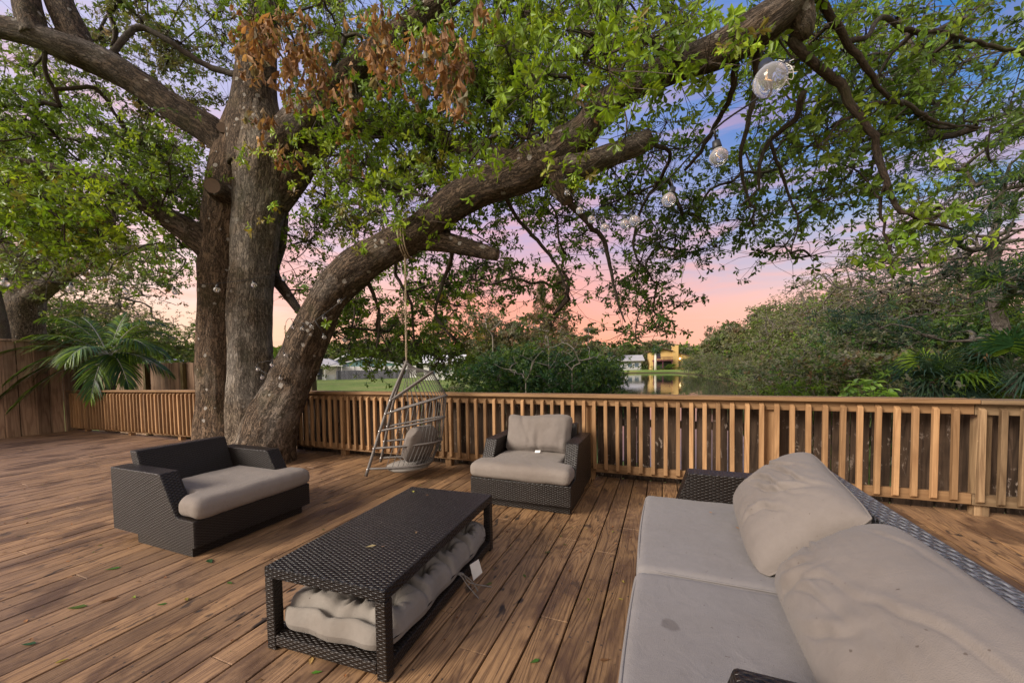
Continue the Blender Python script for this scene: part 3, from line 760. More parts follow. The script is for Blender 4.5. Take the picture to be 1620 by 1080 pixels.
# ------------------------------------------------------------------ coffee table
tr = R(3.35); tu = np.array([-math.sin(tr), math.cos(tr), 0]); tv = np.array([math.cos(tr), math.sin(tr), 0])
TA = at(417, 896, z=.385); TA[2] = 0
TW, TL, TH_ = .656, 1.194, .387
tcn = TA + tv * TW / 2 + tu * TL / 2
tb = thing('coffee_table', 'rectangular dark wicker coffee table with open lower shelf', 'table', tcn)
def tbox(name, m, a0, a1, b0, b1, z0, z1, bev=.006, seg=2):
    g = Geo(); g.box(a0 - TW / 2, a1 - TW / 2, b0 - TL / 2, b1 - TL / 2, z0, z1)
    o = g.build(name, m, None, boxuv=True, bevel=bev, seg=seg); o.parent = tb
    return o
tbox('tabletop', M['wicker_top'], 0, TW, 0, TL, .335, TH_, .007)
lg = .052
for a0 in (0, TW - lg):
    for b0 in (0, TL - lg):
        tbox('leg', M['wicker'], a0 + .0006, a0 + lg - .0006, b0 + .0006, b0 + lg - .0006, 0, .3345)
for a0 in (0, TW - lg): tbox('side_beam', M['wicker'], a0 + .001, a0 + lg - .001, lg, TL - lg, .022, .074)
for b0 in (0, TL - lg): tbox('end_beam', M['wicker'], lg, TW - lg, b0 + .001, b0 + lg - .001, .022, .074)
tbox('shelf', M['wicker_top'], lg, TW - lg, lg, TL - lg, .045, .066, .002)
tb.rotation_euler = (0, 0, tr)

# tufted cushion on the shelf
n = 110; hx, hy = .318, .578
tuft = [(a, b) for a in (-.155, .06, .2) for b in (-.40, -.14, .12, .38)]
V = []; Fq = []
for side in (1, -1):
    base = len(V)
    for i in range(n + 1):
        for j in range(n + 1):
            u, v = 2 * i / n - 1, 2 * j / n - 1
            th = max((1 - abs(u) ** 5) * (1 - abs(v) ** 9), 0) ** .40
            x, y = hx * u, hy * v
            z = .128 * th
            if side == 1:
                for (a, b) in tuft:
                    d = math.hypot(x - a, y - b)
                    z -= .085 * math.exp(-(d / .045) ** 2) * th + .015 * math.exp(-(d / .12) ** 2) * th
                gx_ = abs(((y + .01) % .26) - .13) / .13
                z -= .050 * math.exp(-((1 - gx_) / .12) ** 2) * th; x *= 1 - .045 * math.exp(-((1 - gx_) / .15) ** 2) * (.6 + .4 * math.sin(x * 30))
                z -= .018 * math.exp(-((x - .0) / .03) ** 2) * th
                for (a, b) in tuft:
                    d = math.hypot(x - a, y - b); an_ = math.atan2(y - b, x - a)
                    z += .011 * math.sin(an_ * 9 + a * 40 + 2 * mnoise.noise(Vector((a * 9, b * 9, d * 9)))) * math.exp(-((d - .05) / .05) ** 2) * th
                z += .010 * mnoise.noise(Vector((x * 17, y * 17, 0))) * th
                z += .012 * mnoise.noise(Vector((x * 7, y * 7, 5))) * th
            bulge = 1 + .02 * math.cos(v * PI * 4) * (1 - abs(u) * 0)
            yb = 1 + .012 * math.cos(u * PI * 2.4)
            x *= bulge if abs(u) > .3 else 1 + (bulge - 1) * abs(u) / .3
            x *= 1 - .15 * abs(v) ** 12; yb *= 1 - .06 * abs(u) ** 6
            V.append((x, y * yb, side * z * (1 if side == 1 else .55)))
    for i in range(n):
        for j in range(n):
            a, b, c, d = base + i * (n + 1) + j, base + (i + 1) * (n + 1) + j, base + (i + 1) * (n + 1) + j + 1, base + i * (n + 1) + j + 1
            Fq.append((a, b, c, d) if side == 1 else (d, c, b, a))
V = np.array(V)
cc_ = thing('tufted_cushion', 'rumpled grey beige tufted cushion lying on the shelf under the coffee table', 'cushion', tcn + np.array([0, 0, .066]))
g = Geo(); g.add(V + np.array([.008, -.005, .062]), Fq); o = g.build('cushion_body', M['grey_cushion'], None, smooth=True); o.parent = cc_
wl = tcn + tv * .345 + tu * .20; t0_ = float(-wl[0] * math.sin(YAW) + wl[1] * math.cos(YAW)) + .01
g = Geo(); q4 = [at(743, 893, t=t0_), at(757, 884, t=t0_ + .03), at(763, 905, t=t0_ + .03), at(749, 918, t=t0_)]
loc_ = [np.array([[math.cos(tr), math.sin(tr), 0], [-math.sin(tr), math.cos(tr), 0], [0, 0, 1]]) @ (q_ - tcn - np.array([0, 0, .066])) for q_ in q4]
g.hexa(loc_ + [q_ + np.array([.001, 0, .0004]) for q_ in loc_])
o = g.build('care_tag', M['tag'], None); o.parent = cc_
g = Geo()
for (dx, dy, kx) in ((.13, -.02, .02), (.16, .06, -.03), (.10, .02, .03)):
    p = np.array([[.29, .06, .03], [.34, .06 + dy * .3, .035], [.38, .06 + dy + kx, -.02], [.29 + dx + .04, .06 + dy * 1.5, -.062]]); pp = interp_path(np.hstack([p, np.full((4, 1), .003)]), .01)
    g.tube(pp[:, :3], .0032, 5)
o = g.build('tie', M['grey_cushion'], None); o.parent = cc_
cc_.rotation_euler = (0, 0, tr)

# ------------------------------------------------------------------ hanging egg chair
DS = 4.45
ex = np.array([math.cos(YAW), math.sin(YAW), 0]); ey = np.array([-math.sin(YAW), math.cos(YAW), 0])
sw0 = at(648, 735, t=DS); sw0[2] = 0
def sp(a, b, z):     # a metres to the right seen from the deck, b metres away, z up
    return sw0 + ex * a + ey * b + np.array([0, 0, z])
sw = thing('hanging_egg_chair', 'grey open-frame hanging egg chair on a rope below the oak limb', 'hanging chair', sw0)
top = sp(-.005, 0, 1.345)
near_b = sp(-.405, -.25, .125); far_b = sp(-.43, .28, .150)
def lerp(a, b, t): return a + (b - a) * t
for nm, b_ in (('near', near_b), ('far', far_b)):
    ext = b_ + (b_ - top) * .03; ext[2] = max(ext[2], .05)
    mid = lerp(top, b_, .4) + ex * (-.03)
    pp = interp_path([[*(top + (top - b_) * .02), .018], [*mid, .018], [*ext, .018]], .05)
    Geo().tube(pp[:, :3], .017, 10).build('frame_pole', M['metal'], sw, smooth=True)
def on_pole(b_, z):
    t = (top[2] - z) / (top[2] - b_[2]); return lerp(top, b_, t) + ex * (-.03) * (4 * t * (1 - t)) * .9
rings = []
for (zn, zr, ext_) in ((.915, 1.235, .30), (.765, .955, .455), (.575, .70, .425), (.385, .43, .385), (.165, .185, .27)):
    a = on_pole(near_b, zn); b = on_pole(far_b, zn)
    cz = []
    for i in range(33):
        th = PI * i / 32
        mid = (a + b) / 2; half = (b - a) / 2
        # U shape: goes right, round the back, and returns
        right = ext_ - np.dot(mid - sw0, ex)
        s_ = math.sin(th)
        p = mid - half * math.cos(th) * (1 + .25 * s_) + ex * right * (s_ ** .75)
        p[2] = zn + (zr - zn) * (s_ ** .75)
        cz.append(p)
    cz = np.array(cz); rings.append(cz)
    Geo().tube(cz, .0125, 8).build('frame_ring', M['metal'], sw, smooth=True)
g = Geo()
for b_ in (near_b, far_b):
    for zn in (.915, .765, .575, .385, .165): g.sphere(on_pole(b_, zn) - ey * .022, .011, 8, 5)
g.build('bolts', M['nut'], sw, smooth=True)
g = Geo(); hub = top + ex * .02 + np.array([0, 0, -.035])
for q in range(30):
    i = 1 + q * (30 / 29.)
    def rp(R_, f): 
        f = min(31.999, max(0, f)); k_ = int(f); return lerp(R_[k_], R_[min(32, k_ + 1)], f - k_)
    hb = hub + ex * (.10 * q / 29 if True else 0) * math.sin(PI * q / 29) + np.array([0, 0, -.02 * math.sin(PI * q / 29)])
    f = 2 + 28 * q / 29
    pts = [hb] + [rp(R_, f) for R_ in rings] + [lerp(rp(rings[-1], f), sw0 + np.array([0, 0, .13]), .55), sw0 + np.array([0, 0, .12]) + ex * -.1]
    g.tube(np.array(pts), .0036, 5, cap=False)
g.build('cord_web', M['cord'], sw)
g = Geo(); pp = [hub + ex * (.12 * math.sin(PI * t)) * 0 + lerp(np.zeros(3), ex * .13 + np.array([0, 0, -.05]), t) for t in np.linspace(0, 1, 6)]
g.tube([top + np.array([0, 0, .01]) - ex * .03, hub + np.array([0, 0, .015]), *[p for p in pp[1:]]], [.012, .02, .018, .014, .010, .006, .004], 8)
g.tube([top + ex * -.045 + np.array([0, 0, -.10]), top + np.array([0, 0, .02])], [.022, .014], 8)
g.build('hub_wrap', M['cord'], sw, smooth=True)
g = Geo(); g.tube([sw0 + np.array([0, 0, .115]), sw0 + np.array([0, 0, .15])], [.25, .29], 24, flat=.85); g.build('seat_cushion', M['grey_cushion'], sw, smooth=True)
limb_at = at(641, 398, t=4.5)
g = Geo(); hh = np.linspace(0, 1, 160)
for ph in (0, 2.1, 4.2):
    P_ = np.array([lerp(top + ex * -.0, limb_at, t) + .007 * np.array([math.cos(ph + t * 110), math.sin(ph + t * 70), 0]) for t in hh]); g.tube(P_, .0056, 6)
lpc = at(645, 378, t=4.52)
for q in (-.03, 0, .03):
    a_ = np.linspace(0, 2 * PI, 26); loop = np.array([lpc + (ex * .55 + ey * .83) * 0 + ey * math.cos(t) * .225 + np.array([0, 0, 1]) * math.sin(t) * .225 + ex * (q + .02 * math.cos(t)) for t in a_]); g.tube(loop, .009, 6)
g.build('rope', M['rope'], sw, smooth=True)
for (w_, h_, a, b, z, lean, nm, lab, sd) in ((.22, .235, .13, -.02, .40, 66, 'M', 'round worn beige pillow leaning at the back of the hanging egg chair', 5),):
    V, Fq = pillow(w_, h_, .10, sd, .012, 36, [(.1, .1, .8, .5, .010), (-.2, .1, .6, .5, .008)])
    r = np.hypot(V[:, 0] / w_, V[:, 1] / h_); sq = np.clip(1.08 / np.maximum(r, 1.08), 0, 1); V[:, 0] *= sq; V[:, 1] *= sq
    le = R(lean)
    e1 = -ey * .8 + ex * .6 * -1; e1 = unit(np.array([e1[0], e1[1], 0])); fwd = np.cross(e1, np.array([0, 0, 1.]))
    fwd = -fwd if np.dot(fwd, ex) < 0 else fwd
    e2 = fwd * math.cos(le) + np.array([0, 0, 1]) * math.sin(le); e3 = np.cross(e1, e2)
    g = Geo(); g.add(frame(V, sp(a, b, z), e1, e2, e3), Fq); o = g.build('throw_pillow', M['pillow'], smooth=True)
    tag(o, lab, 'pillow')

# ------------------------------------------------------------------ foliage machinery
def leaf_tpl(near=True, w=.38):
    if near:   # obovate leaf with folded midrib and a drooping tip
        V = np.array([(0, 0, 0), (-.30, .35, .05), (-.5, .70, .06), (0, 1, -.10), (.5, .70, .06), (.30, .35, .05), (0, .36, 0), (0, .70, -.02)], float)
        V[:, 0] *= w
        T = [(0, 6, 1), (0, 5, 6), (2, 7, 3), (7, 4, 3)]; Q = [(6, 7, 2, 1), (6, 5, 4, 7)]
    else:
        V = np.array([(0, 0, 0), (-.5 * w, .5, .06), (0, 1, 0), (.5 * w, .5, .06)], float); T = [(0, 2, 1), (0, 3, 2)]; Q = []
    return V, np.array(T), (np.array(Q) if Q else None)
def add_leaves(g, P, Dr, N, L, tint, near=True, w=.38):
    V, T, Q = leaf_tpl(near, w); k_ = len(V); m = len(P)
    Dr = unit(Dr); N = unit(N - Dr * (N * Dr).sum(1)[:, None]); X = np.cross(Dr, N)
    L = np.broadcast_to(L, (m,))[:, None, None]
    W = P[:, None, :] + L * (V[None, :, 0:1] * X[:, None, :] + V[None, :, 1:2] * Dr[:, None, :] + V[None, :, 2:3] * N[:, None, :])
    off = (np.arange(m) * k_)[:, None, None]
    t = (off + T[None]).reshape(-1, 3); q = None if Q is None else (off + Q[None]).reshape(-1, 4)
    g.add(W.reshape(-1, 3), q, t, tint=np.repeat(tint, k_, axis=0))
def rnd_dirs(rg, n):
    return unit(rg.normal(size=(n, 3)))
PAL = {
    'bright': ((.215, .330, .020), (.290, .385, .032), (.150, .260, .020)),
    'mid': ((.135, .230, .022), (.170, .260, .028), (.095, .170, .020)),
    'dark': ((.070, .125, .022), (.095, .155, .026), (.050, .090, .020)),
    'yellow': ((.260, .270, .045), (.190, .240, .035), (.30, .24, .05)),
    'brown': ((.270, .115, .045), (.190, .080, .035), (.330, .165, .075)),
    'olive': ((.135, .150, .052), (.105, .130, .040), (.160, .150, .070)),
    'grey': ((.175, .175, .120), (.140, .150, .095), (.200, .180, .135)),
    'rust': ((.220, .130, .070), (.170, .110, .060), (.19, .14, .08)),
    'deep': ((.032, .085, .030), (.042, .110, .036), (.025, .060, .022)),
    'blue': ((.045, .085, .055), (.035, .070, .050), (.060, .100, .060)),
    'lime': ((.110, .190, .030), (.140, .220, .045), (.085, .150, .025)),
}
def tints(rg, n, kinds, weights=None):
    kk = rg.choice(len(kinds), n, p=weights)
    out_ = np.zeros((n, 3))
    for i_, nm in enumerate(kinds):
        pal = np.array(PAL[nm]); s_ = kk == i_
        out_[s_] = pal[rg.integers(0, 3, s_.sum())]
    return out_ * rg.uniform(.75, 1.3, (n, 1))
def rosettes(g, rg, C, A, nl, L, tint, near=True, droop=.35, w=.38, spread=(50, 100)):
    """whorls of leaves: C tips, A twig directions"""
    n = len(C); m = n * nl
    Ci = np.repeat(C, nl, 0); Ai = unit(np.repeat(A, nl, 0))
    ref = np.where(np.abs(Ai[:, 2:3]) < .9, [[0, 0, 1.]], [[1., 0, 0]])
    e1 = unit(np.cross(ref, Ai)); e2 = np.cross(Ai, e1)
    a = np.tile(np.arange(nl) * 2 * PI / nl * 1.618, n) + np.repeat(rg.uniform(0, 6.28, n), nl) + rg.uniform(-.4, .4, m)
    ph = np.radians(rg.uniform(*spread, m))
    rad = np.cos(a)[:, None] * e1 + np.sin(a)[:, None] * e2
    Dr = np.cos(ph)[:, None] * Ai + np.sin(ph)[:, None] * rad
    Dr[:, 2] -= droop * rg.uniform(.3, 1.2, m); Dr = unit(Dr)
    N = unit(Ai * np.sin(ph)[:, None] - rad * np.cos(ph)[:, None] + rg.normal(size=(m, 3)) * .35)
    P = Ci - Ai * (rg.uniform(0, .8, m) * L)[:, None]
    T_ = np.repeat(tint, nl, 0) * rg.uniform(.8, 1.25, (m, 1))
    add_leaves(g, P, Dr, N, L * rg.uniform(.6, 1.15, m), T_, near, w)

def grow(skel, tips, rg, step=.28, wob=.10, r0=.0035, rmax=.06, expo=.5):
    """connect every tip to the nearest wood, nearest first; returns paths with radii that follow the load they carry"""
    N = [tuple(p) for p in skel]; par = [-1] * len(N); load = [0] * len(N)
    cap = len(N) + len(tips) * 40; A = np.zeros((cap, 3)); A[:len(N)] = skel; cnt = len(N)
    d0 = np.array([np.min(np.linalg.norm(skel - t, axis=1)) for t in tips]); order = np.argsort(d0)
    parent = np.full(cap, -1); ld = np.zeros(cap); base = np.full(cap, False); base[:cnt] = True
    paths = []
    for ti in order:
        t = tips[ti]; d = np.linalg.norm(A[:cnt] - t, axis=1)
        # prefer wood that lies above or level, and mild preference for thick wood
        i = int(np.argmin(d)); s_ = A[i]; L = d[i]
        k_ = max(2, int(L / step) + 1)
        if cnt + k_ >= cap: continue
        side = np.cross(t - s_, rnd_dirs(rg, 1)[0]); side = side / (np.linalg.norm(side) + 1e-9)
        prev = i; path = [i]
        w1, w2 = rg.normal() * wob * L, rg.normal() * wob * .7 * L
        for q in range(1, k_ + 1):
            f = q / k_
            p = s_ + (t - s_) * f + side * w1 * math.sin(PI * f) + np.array([0, 0, 1]) * w2 * math.sin(PI * f) + (rg.normal(size=3) * .018 * min(1, L) if q < k_ else 0)
            A[cnt] = p; parent[cnt] = prev; prev = cnt; path.append(cnt); cnt += 1
        paths.append(path)
        j = prev
        while j >= 0: ld[j] += 1; j = parent[j]
    rad = np.minimum(rmax, r0 + r0 * 1.15 * (ld ** expo)); return A, rad, paths, base
def draw_paths(g, A, rad, paths, base, nseg=5):
    for p in paths:
        rr = rad[p].copy()
        if base[p[0]]: rr[0] = rr[1] * 1.3
        else: rr[0] = min(rr[0], rr[1] * 1.4)
        if len(p) >= 2:
            q = interp_path(np.hstack([A[p], rr[:, None]]), .10) if nseg > 4 else np.hstack([A[p], rr[:, None]])
            g.tube(q[:, :3], np.maximum(q[:, 3], .0015), nseg, cap=False)

def limb_geo(pts, rg, step=.05, n=28, rough=.10, ridges=0., thin_=1.):
    """pts rows: px, py, distance, radius in photo pixels"""
    W = [[*at(p[0], p[1], t=p[2]), p[3] * thin_ * p[2] / FPX] for p in pts]
    Q = interp_path(W, step); sd = rg.uniform(0, 50)
    def rf(a, ln, rad):
        out_ = np.ones((len(ln), len(a)))
        for i_, l in enumerate(ln):
            for j_, an in enumerate(a):
                x, y = math.cos(an), math.sin(an)
                out_[i_, j_] += rough * mnoise.fractal(Vector((x * 1.3 + sd, y * 1.3, l * 1.4)), 1, 2, 3) + ridges * mnoise.noise(Vector((x * 4.2 + sd, y * 4.2, l * .7))) + .012 * mnoise.noise(Vector((x * 9, y * 9, l * 9 + sd)))
        return out_
    return Q, rf

# ------------------------------------------------------------------ the big oak
rg = np.random.default_rng(77)
oak = thing('oak_tree', 'huge spreading oak with twin trunk and long arching limb over the deck', 'tree', (*(at(372, 700, t=6.)[:2]), 0))
limbs = {}
def limb(key, pts, mat, n=28, rough=.10, ridges=0., step=.05, name='limb', cap=True):
    Q, rf = limb_geo(pts, rg, step, n, rough, ridges, {'left_up': .80, 'right_up': .82, 'mid_up': .85, 'left_low': .85}.get(key, 1.)); limbs[key] = Q
    g = Geo(); g.tube(Q[:, :3], Q[:, 3], n, rfun=rf, cap=cap)
    return g.build(name, mat, oak, smooth=True)
limb('brown', [(352, 745, 6.10, 44), (349, 700, 6.12, 37), (347, 640, 6.15, 31), (348, 560, 6.15, 29), (350, 480, 6.15, 30), (352, 400, 6.15, 31), (362, 330, 6.12, 33), (372, 270, 6.1, 33), (384, 215, 6.05, 30), (395, 160, 6., 22), (402, 110, 5.95, 12)], M['bark_brown'], 56, .09, .10, name='trunk')
limb('grey', [(402, 750, 5.85, 48), (399, 700, 5.9, 36), (396, 640, 5.92, 32), (396, 560, 5.95, 30), (397, 480, 5.95, 30), (401, 400, 5.95, 30), (408, 330, 5.95, 34), (415, 280, 5.95, 39), (416, 235, 5.95, 37), (410, 185, 5.95, 30), (405, 130, 5.92, 22), (405, 70, 5.88, 12)], M['bark_grey'], 56, .09, .08, name='trunk')
limb('arch', [(416, 765, 5.25, 54), (421, 715, 5.28, 44), (438, 655, 5.27, 36), (464, 592, 5.22, 31), (490, 528, 5.12, 28), (518, 474, 5.0, 27), (560, 428, 4.85, 28), (612, 394, 4.65, 27), (664, 366, 4.45, 25), (706, 330, 4.3, 26), (760, 296, 4.18, 28), (820, 272, 4.05, 32), (872, 248, 3.95, 32), (922, 208, 3.8, 24), (952, 168, 3.65, 21), (1010, 133, 3.45, 20), (1070, 108, 3.25, 21), (1135, 80, 3.05, 25), (1195, 45, 2.9, 27), (1250, 5, 2.8, 25), (1300, -50, 2.75, 22), (1360, -130, 2.8, 17)], M['bark'], 44, .17, .06)
limb('fill', [(405, 770, 5.5, 40), (412, 700, 5.5, 34), (425, 640, 5.5, 22), (432, 600, 5.5, 8)], M['bark_grey'], 30, .1)
limb('left_up', [(375, 262, 6.05, 26), (345, 218, 5.95, 28), (285, 178, 5.75, 27), (215, 130, 5.55, 25), (160, 98, 5.4, 27), (110, 78, 5.25, 25), (50, 55, 5.1, 21), (-30, 40, 5.0, 19), (-140, 30, 4.9, 15)], M['bark'], 32, .12)
limb('left_low', [(352, 420, 6.1, 20), (325, 388, 6.0, 23), (292, 362, 5.9, 22), (255, 338, 5.75, 19), (215, 308, 5.6, 18), (175, 290, 5.5, 14), (125, 276, 5.35, 11), (60, 262, 5.2, 9), (-10, 250, 5., 6)], M['bark'], 28, .12)
limb('mid_up', [(405, 270, 6.0, 44), (402, 180, 5.95, 40), (404, 120, 5.9, 32), (412, 60, 5.85, 28), (425, 0, 5.8, 26), (440, -70, 5.8, 22), (450, -150, 5.9, 15)], M['bark'], 32, .12)
limb('right_up', [(425, 250, 5.9, 30), (462, 205, 5.75, 30), (505, 165, 5.6, 27), (555, 118, 5.4, 24), (600, 75, 5.2, 22), (655, 35, 5.0, 20), (720, -15, 4.8, 17), (790, -80, 4.7, 13)], M['bark'], 30, .12)
limb('right_mid', [(430, 320, 6.05, 26), (465, 275, 6.05, 25), (500, 232, 6.1, 21), (545, 205, 6.2, 17), (600, 203, 6.2, 14), (660, 212, 6.0, 12), (720, 228, 5.6, 12), (775, 243, 5.0, 12), (830, 255, 4.4, 13)], M['bark'], 24, .14)
limb('left_v1', [(58, 62, 5.1, 18), (46, 20, 5.1, 17), (38, -40, 5.2, 14), (30, -120, 5.3, 9)], M['bark'], 22, .1)
limb('left_v2', [(135, 88, 5.35, 18), (112, 45, 5.35, 20), (92, -5, 5.4, 17), (78, -70, 5.5, 12)], M['bark'], 22, .1)
limb('right_v', [(1262, 5, 2.8, 20), (1270, 40, 2.85, 17), (1275, 58, 2.9, 9)], M['bark'], 20, .12)
limb('behind', [(445, 335, 6.4, 11), (442, 385, 6.5, 10), (432, 430, 6.5, 9), (452, 462, 6.4, 8), (478, 500, 6.3, 5), (500, 545, 6.3, 3)], M['bark'], 14, .1)
def stub(pts, n=24, rough=.1):
    o = limb(str(pts[0]), pts, M['bark'], n, rough, 0, .03, 'limb_stub')
    Q = limbs[str(pts[0])]; d = unit(Q[-1, :3] - Q[-3, :3]); g = Geo()
    g.tube([Q[-1, :3] - d * .004, Q[-1, :3] + d * .004], [Q[-1, 3] * .86] * 2, 20); g.build('cut_end', M['endgrain'], o)
stub([(865, 268, 3.95, 24), (920, 262, 3.85, 20), (965, 246, 3.8, 17), (1000, 233, 3.75, 16), (1028, 220, 3.72, 15.5)])
stub([(660, 378, 4.5, 16), (700, 382, 4.45, 16), (735, 390, 4.4, 14), (765, 398, 4.4, 12), (788, 404, 4.38, 9)])
stub([(372, 312, 6.0, 18), (352, 304, 5.8, 17), (342, 298, 5.65, 15), (336, 294, 5.55, 13)])
stub([(365, 215, 6.0, 10), (356, 207, 5.85, 9), (351, 202, 5.75, 8)])
stub([(880, 275, 3.95, 20), (890, 300, 3.9, 17), (898, 320, 3.88, 9)])
# right-hand boughs that droop against the sunset
thin = []
def bough(pts):
    W = [[*at(p[0], p[1], t=p[2]), p[3] * .72 * p[2] / FPX] for p in pts]
    Q = interp_path(W, .07); Q[:, :3] += rg.normal(size=(len(Q), 3)) * .006; thin.append(Q)
bough([(1250, 55, 2.9, 11), (1285, 100, 3.0, 9), (1330, 132, 3.1, 9), (1348, 170, 3.15, 8), (1375, 205, 3.2, 7), (1388, 245, 3.3, 7), (1402, 285, 3.35, 6), (1418, 325, 3.4, 5), (1450, 345, 3.4, 4), (1505, 362, 3.5, 2.5)])
bough([(1290, -10, 2.8, 10), (1318, 28, 2.9, 8), (1340, 70, 3.0, 7), (1372, 108, 3.1, 6), (1395, 145, 3.2, 4), (1430, 165, 3.3, 3)])
bough([(1340, 70, 3.0, 6), (1375, 55, 3.1, 5), (1395, 28, 3.2, 5), (1438, 48, 3.3, 5), (1500, 54, 3.4, 4), (1560, 70, 3.5, 4), (1640, 92, 3.6, 3)])
bough([(1270, 145, 3.1, 7), (1256, 190, 3.3, 6), (1218, 222, 3.5, 5), (1202, 262, 3.6, 4), (1198, 300, 3.7, 3), (1170, 325, 3.8, 2)])
bough([(1198, 80, 3.0, 8), (1196, 130, 3.1, 6), (1184, 200, 3.3, 5), (1172, 250, 3.5, 4), (1178, 300, 3.7, 3), (1195, 330, 3.8, 2)])
bough([(1165, 100, 3.1, 8), (1158, 150, 3.3, 6), (1130, 200, 3.6, 5), (1108, 240, 3.8, 4), (1085, 270, 4.0, 3)])
bough([(1375, 165, 3.2, 4), (1430, 162, 3.4, 4), (1462, 180, 3.5, 4), (1492, 196, 3.6, 3), (1550, 202, 3.8, 2)])
bough([(1402, 285, 3.35, 4), (1392, 330, 3.5, 3), (1405, 380, 3.6, 2.5), (1415, 440, 3.7, 1.5)])
bough([(1218, 222, 3.5, 4), (1245, 300, 3.8, 3), (1262, 350, 3.9, 2), (1250, 400, 4., 1.5)])
bough([(895, 310, 3.9, 8), (930, 355, 4.1, 6), (955, 380, 4.3, 5), (965, 420, 4.5, 4), (975, 470, 4.7, 2.5), (990, 510, 4.8, 1.5)])
bough([(1028, 225, 3.9, 5), (1060, 245, 4.2, 4), (1040, 290, 4.6, 4), (1010, 340, 5.0, 3), (1005, 400, 5.2, 2.5), (1040, 450, 5.3, 2)])
bough([(790, 290, 4.2, 6), (815, 340, 4.5, 4), (850, 380, 4.7, 4), (880, 420, 4.8, 3), (900, 470, 4.9, 2)])
bough([(570, 425, 4.9, 7), (590, 465, 5.1, 4), (600, 500, 5.2, 3), (595, 560, 5.3, 2)])
bough([(700, 340, 4.5, 7), (715, 400, 4.9, 5), (700, 450, 5.2, 4), (690, 500, 5.3, 3), (720, 540, 5.4, 2)])
bough([(640, 380, 4.8, 5), (625, 430, 5.3, 4), (650, 480, 5.4, 3), (655, 545, 5.5, 2)])
bough([(505, 170, 5.6, 8), (520, 120, 5.6, 6), (545, 60, 5.6, 5), (540, 0, 5.6, 4)])
bough([(170, 95, 5.4, 6), (215, 45, 5.6, 6), (260, 62, 5.7, 6), (330, 105, 5.9, 6), (390, 122, 5.95, 7)])
bough([(80, 60, 5.1, 5), (70, 90, 5.2, 4), (85, 140, 5.4, 4), (150, 140, 5.6, 4), (190, 190, 5.8, 3)])
for Q in thin: Geo().tube(Q[:, :3], Q[:, 3], 10).build('bough', M['twig'], oak, smooth=True)

skel = np.vstack([q[:, :3][::2] for k_, q in limbs.items() if k_ not in ('brown', 'grey', 'fill')] + [q[:, :3] for q in thin])
# drop the lowest part of the arching stem so no twigs start near the ground
skel = skel[skel[:, 2] > 2.0]
